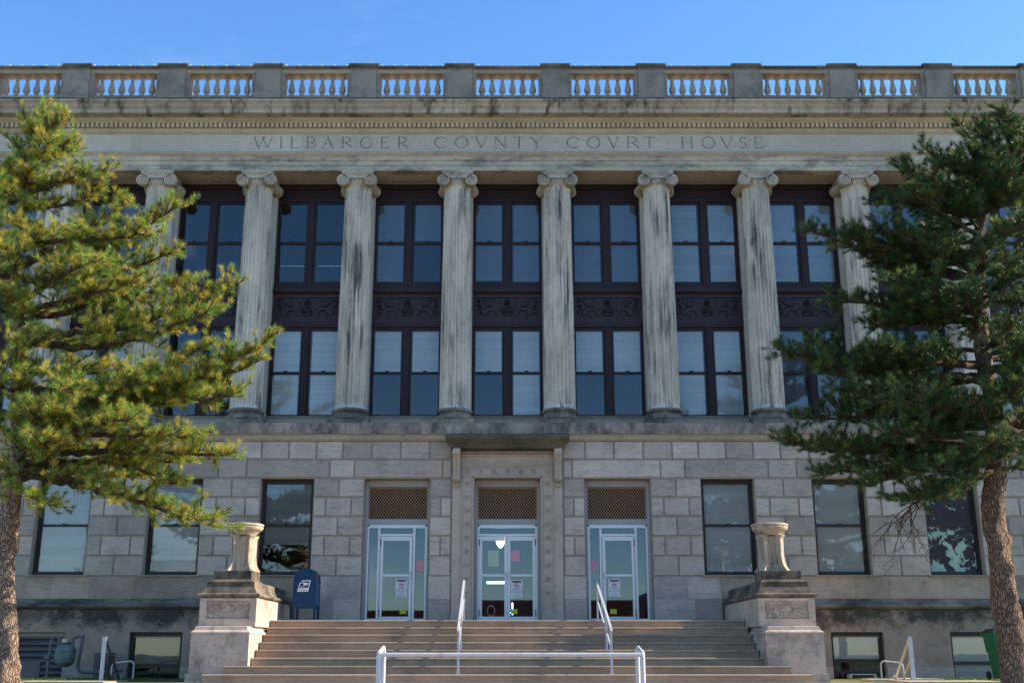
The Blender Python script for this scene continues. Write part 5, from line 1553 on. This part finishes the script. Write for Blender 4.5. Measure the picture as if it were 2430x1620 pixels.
rngR = np.random.default_rng(23)
trunkR = [(9.62, YT, -.1), P3(2325, 1500), P3(2318, 1420), P3(2300, 1330), P3(2292, 1240), P3(2278, 1150), P3(2290, 1060), P3(2285, 960), P3(2268, 860), P3(2248, 760), P3(2255, 660), P3(2240, 560), P3(2268, 460), P3(2300, 380), P3(2325, 320), P3(2345, 275)]
limbsR = [
 (zof(2300, 360), P3(2385, 285, -.2), .0, 1, .05), (zof(2300, 400), P3(2405, 335, .3), .0, 1, .05), (zof(2300, 380), P3(2255, 300, -.3), .0, 1, .05), (zof(2300, 420), P3(2225, 345, -.5), .0, 1, .1), (zof(2300, 430), P3(2350, 340, -.9), .0, 1, .05), (zof(2290, 470), P3(2300, 400, -1.1), .0, 1, .05), (zof(2280, 500), P3(2150, 420, -.9), .0, 1, .1),
 (zof(2300, 380), P3(2205, 290, .2), .0, 1, .1), (zof(2300, 330), P3(2310, 265, -.3), .0, 1, .1), (zof(2300, 430), P3(2130, 345, .0), .04, 1, .2), (zof(2300, 440), P3(2180, 380, -.6), .04, 1, .15),
 (zof(2300, 470), P3(2075, 390, .2), .03, 1, .25), (zof(2280, 500), P3(2030, 460, -.3), .03, 1, .25), (zof(2270, 540), P3(2100, 440, -1.0), .03, 1, .2),
 (zof(2250, 640), P3(1868, 530, .0), .05, 1, .35), (zof(2250, 620), P3(1960, 540, -.5), .04, 1, .3), (zof(2250, 640), P3(1990, 590, .4), .04, 1, .3), (zof(2250, 600), P3(2020, 520, -.9), .03, 1, .25),
 (zof(2250, 740), P3(1925, 690, .2), .04, 1, .45), (zof(2250, 740), P3(2010, 745, -.4), -.02, 1, .35), (zof(2250, 700), P3(2060, 650, -1.2), .03, 1, .2), (zof(2250, 700), P3(2030, 620, .4), .03, 1, .25),
 (zof(2250, 870), P3(1798, 805, -.2), .05, 1, .40), (zof(2250, 860), P3(1880, 790, .4), .05, 1, .4), (zof(2250, 880), P3(1900, 850, -.7), .03, 1, .35), (zof(2250, 840), P3(2010, 800, -1.3), .03, 1, .25),
 (zof(2250, 960), P3(1862, 960, -.2), -.03, 1, .40), (zof(2250, 940), P3(1950, 900, -1.0), .0, 1, .3), (zof(2250, 960), P3(2060, 920, -1.5), .0, 1, .25),
 (zof(2290, 1020), P3(1820, 1020, .1), -.03, 1, .50), (zof(2290, 1020), P3(1930, 1030, -.5), -.03, 1, .4), (zof(2290, 1010), P3(2060, 1000, -1.3), -.02, 1, .3),
 (zof(2290, 1060), P3(1890, 1090, .0), -.03, 1, .45), (zof(2290, 1060), P3(1990, 1110, -.6), -.03, 1, .35), (zof(2290, 1080), P3(2090, 1150, -.9), -.04, 1, .35), (zof(2290, 1080), P3(2180, 1130, -1.3), -.02, 1, .35),
 (zof(2290, 1060), P3(2150, 1080, -1.4), -.02, 1, .3), (zof(2290, 1080), P3(2390, 1090, -1.0), -.02, 1, .3), (zof(2290, 900), P3(2420, 880, -1.2), .0, 1, .3), (zof(2290, 700), P3(2400, 690, -1.3), .0, 1, .3), (zof(2290, 560), P3(2390, 500, -1.2), .0, 1, .2), (zof(2290, 420), P3(2400, 360, -.9), .0, 1, .2),
]
extraR = []
for z in np.arange(4.4, 10.6, .42):
    R_ = 3.0*(1-((z-4.4)/8.2))**.8+.2
    for k in range(4):
        a = rngR.uniform(-.3*PI, .45*PI) if k else rngR.uniform(.1*PI, .9*PI)
        if k == 2: a = rngR.uniform(-.75*PI, -.45*PI)
        if k == 3: a = rngR.uniform(.75*PI, 1.2*PI)
        extraR.append((z+rngR.uniform(-.2, .2), a, R_*rngR.uniform(.6, 1.0)*(.7 if k >= 2 else 1), rngR.uniform(.0, .35)))
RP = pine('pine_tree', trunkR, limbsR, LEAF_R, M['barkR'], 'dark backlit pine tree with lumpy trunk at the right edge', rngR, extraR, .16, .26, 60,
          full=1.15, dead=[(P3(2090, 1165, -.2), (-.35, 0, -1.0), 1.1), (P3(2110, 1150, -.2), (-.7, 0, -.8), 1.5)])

# ------------------------------------------------------------------ across the street, seen in the glass
M['brick'] = None
def brick():
    m = NT('red_brick')
    bt = m.n('TexBrick'); bt.inputs['Scale'].default_value = 4.0
    bt.inputs['Color1'].default_value = (.42, .11, .06, 1); bt.inputs['Color2'].default_value = (.28, .07, .045, 1); bt.inputs['Mortar'].default_value = (.2, .17, .14, 1)
    mp = m.n('Mapping'); mp.inputs['Rotation'].default_value = (R(90), 0, 0); m.l(m.pos(), mp.inputs[0]); m.l(mp.outputs[0], bt.inputs['Vector'])
    b_ = m.n('BsdfPrincipled'); m.l(bt.outputs['Color'], b_.inputs['Base Color']); b_.inputs['Roughness'].default_value = .9
    m.l(b_.outputs[0], m.out.inputs['Surface']); return m.mat
M['brick'] = brick()
for (x0, x1, h, lab) in ((-16, -3.2, 3.3, 'low red brick shop across the street, left one'), (-3, 9.6, 4.0, 'red brick shop with wide awning across the street'), (10, 22, 5.3, 'taller red brick shop across the street, right one')):
    t = empty('brick_shop', ((x0+x1)/2, -20, -1.2), lab, 'building', 'brick shops across the street')
    b = MB()
    nw = 3; wd = (x1-x0)/nw
    ops_ = [(x0+wd*k+.5, x0+wd*(k+1)-.5, -.7, 1.5) for k in range(nw)]
    b.wall(x0, x1, -20.4, -20, -1.25, h, ops_); b.box(x0, x1, -30, -20.41, -1.25, h-.5)
    b.box(x0-.02, x1+.02, -20.45, -19.92, h+.002, h+.18); part('wall', b, M['brick'], t)
    b = MB(); b.box(x0+.2, x1-.2, -20.0+.002, -18.6, 1.7, 1.85); part('awning', b, M['bookt'], t)
    for o_ in ops_:
        b = MB(); b.box(o_[0], o_[1], -20.3, -20.25, o_[2], o_[3]); part('window', b, M['dark'], t)
for (x, y, s_, rz, lab) in ((19.5, -7, 1.02, .7, 'pine tree across the lawn behind the photographer, right one'), (25.5, -9, .9, 2.2, 'far pine tree behind the photographer'), (-24, -9, 1.0, 4.0, 'pine tree behind the photographer, left one')):
    o = copy_tree(RP); o.location = (x, y, -1.2); o.rotation_euler = (0, 0, rz); o.scale = (s_,)*3; tag(o, lab, 'tree', 'pine trees across the street')
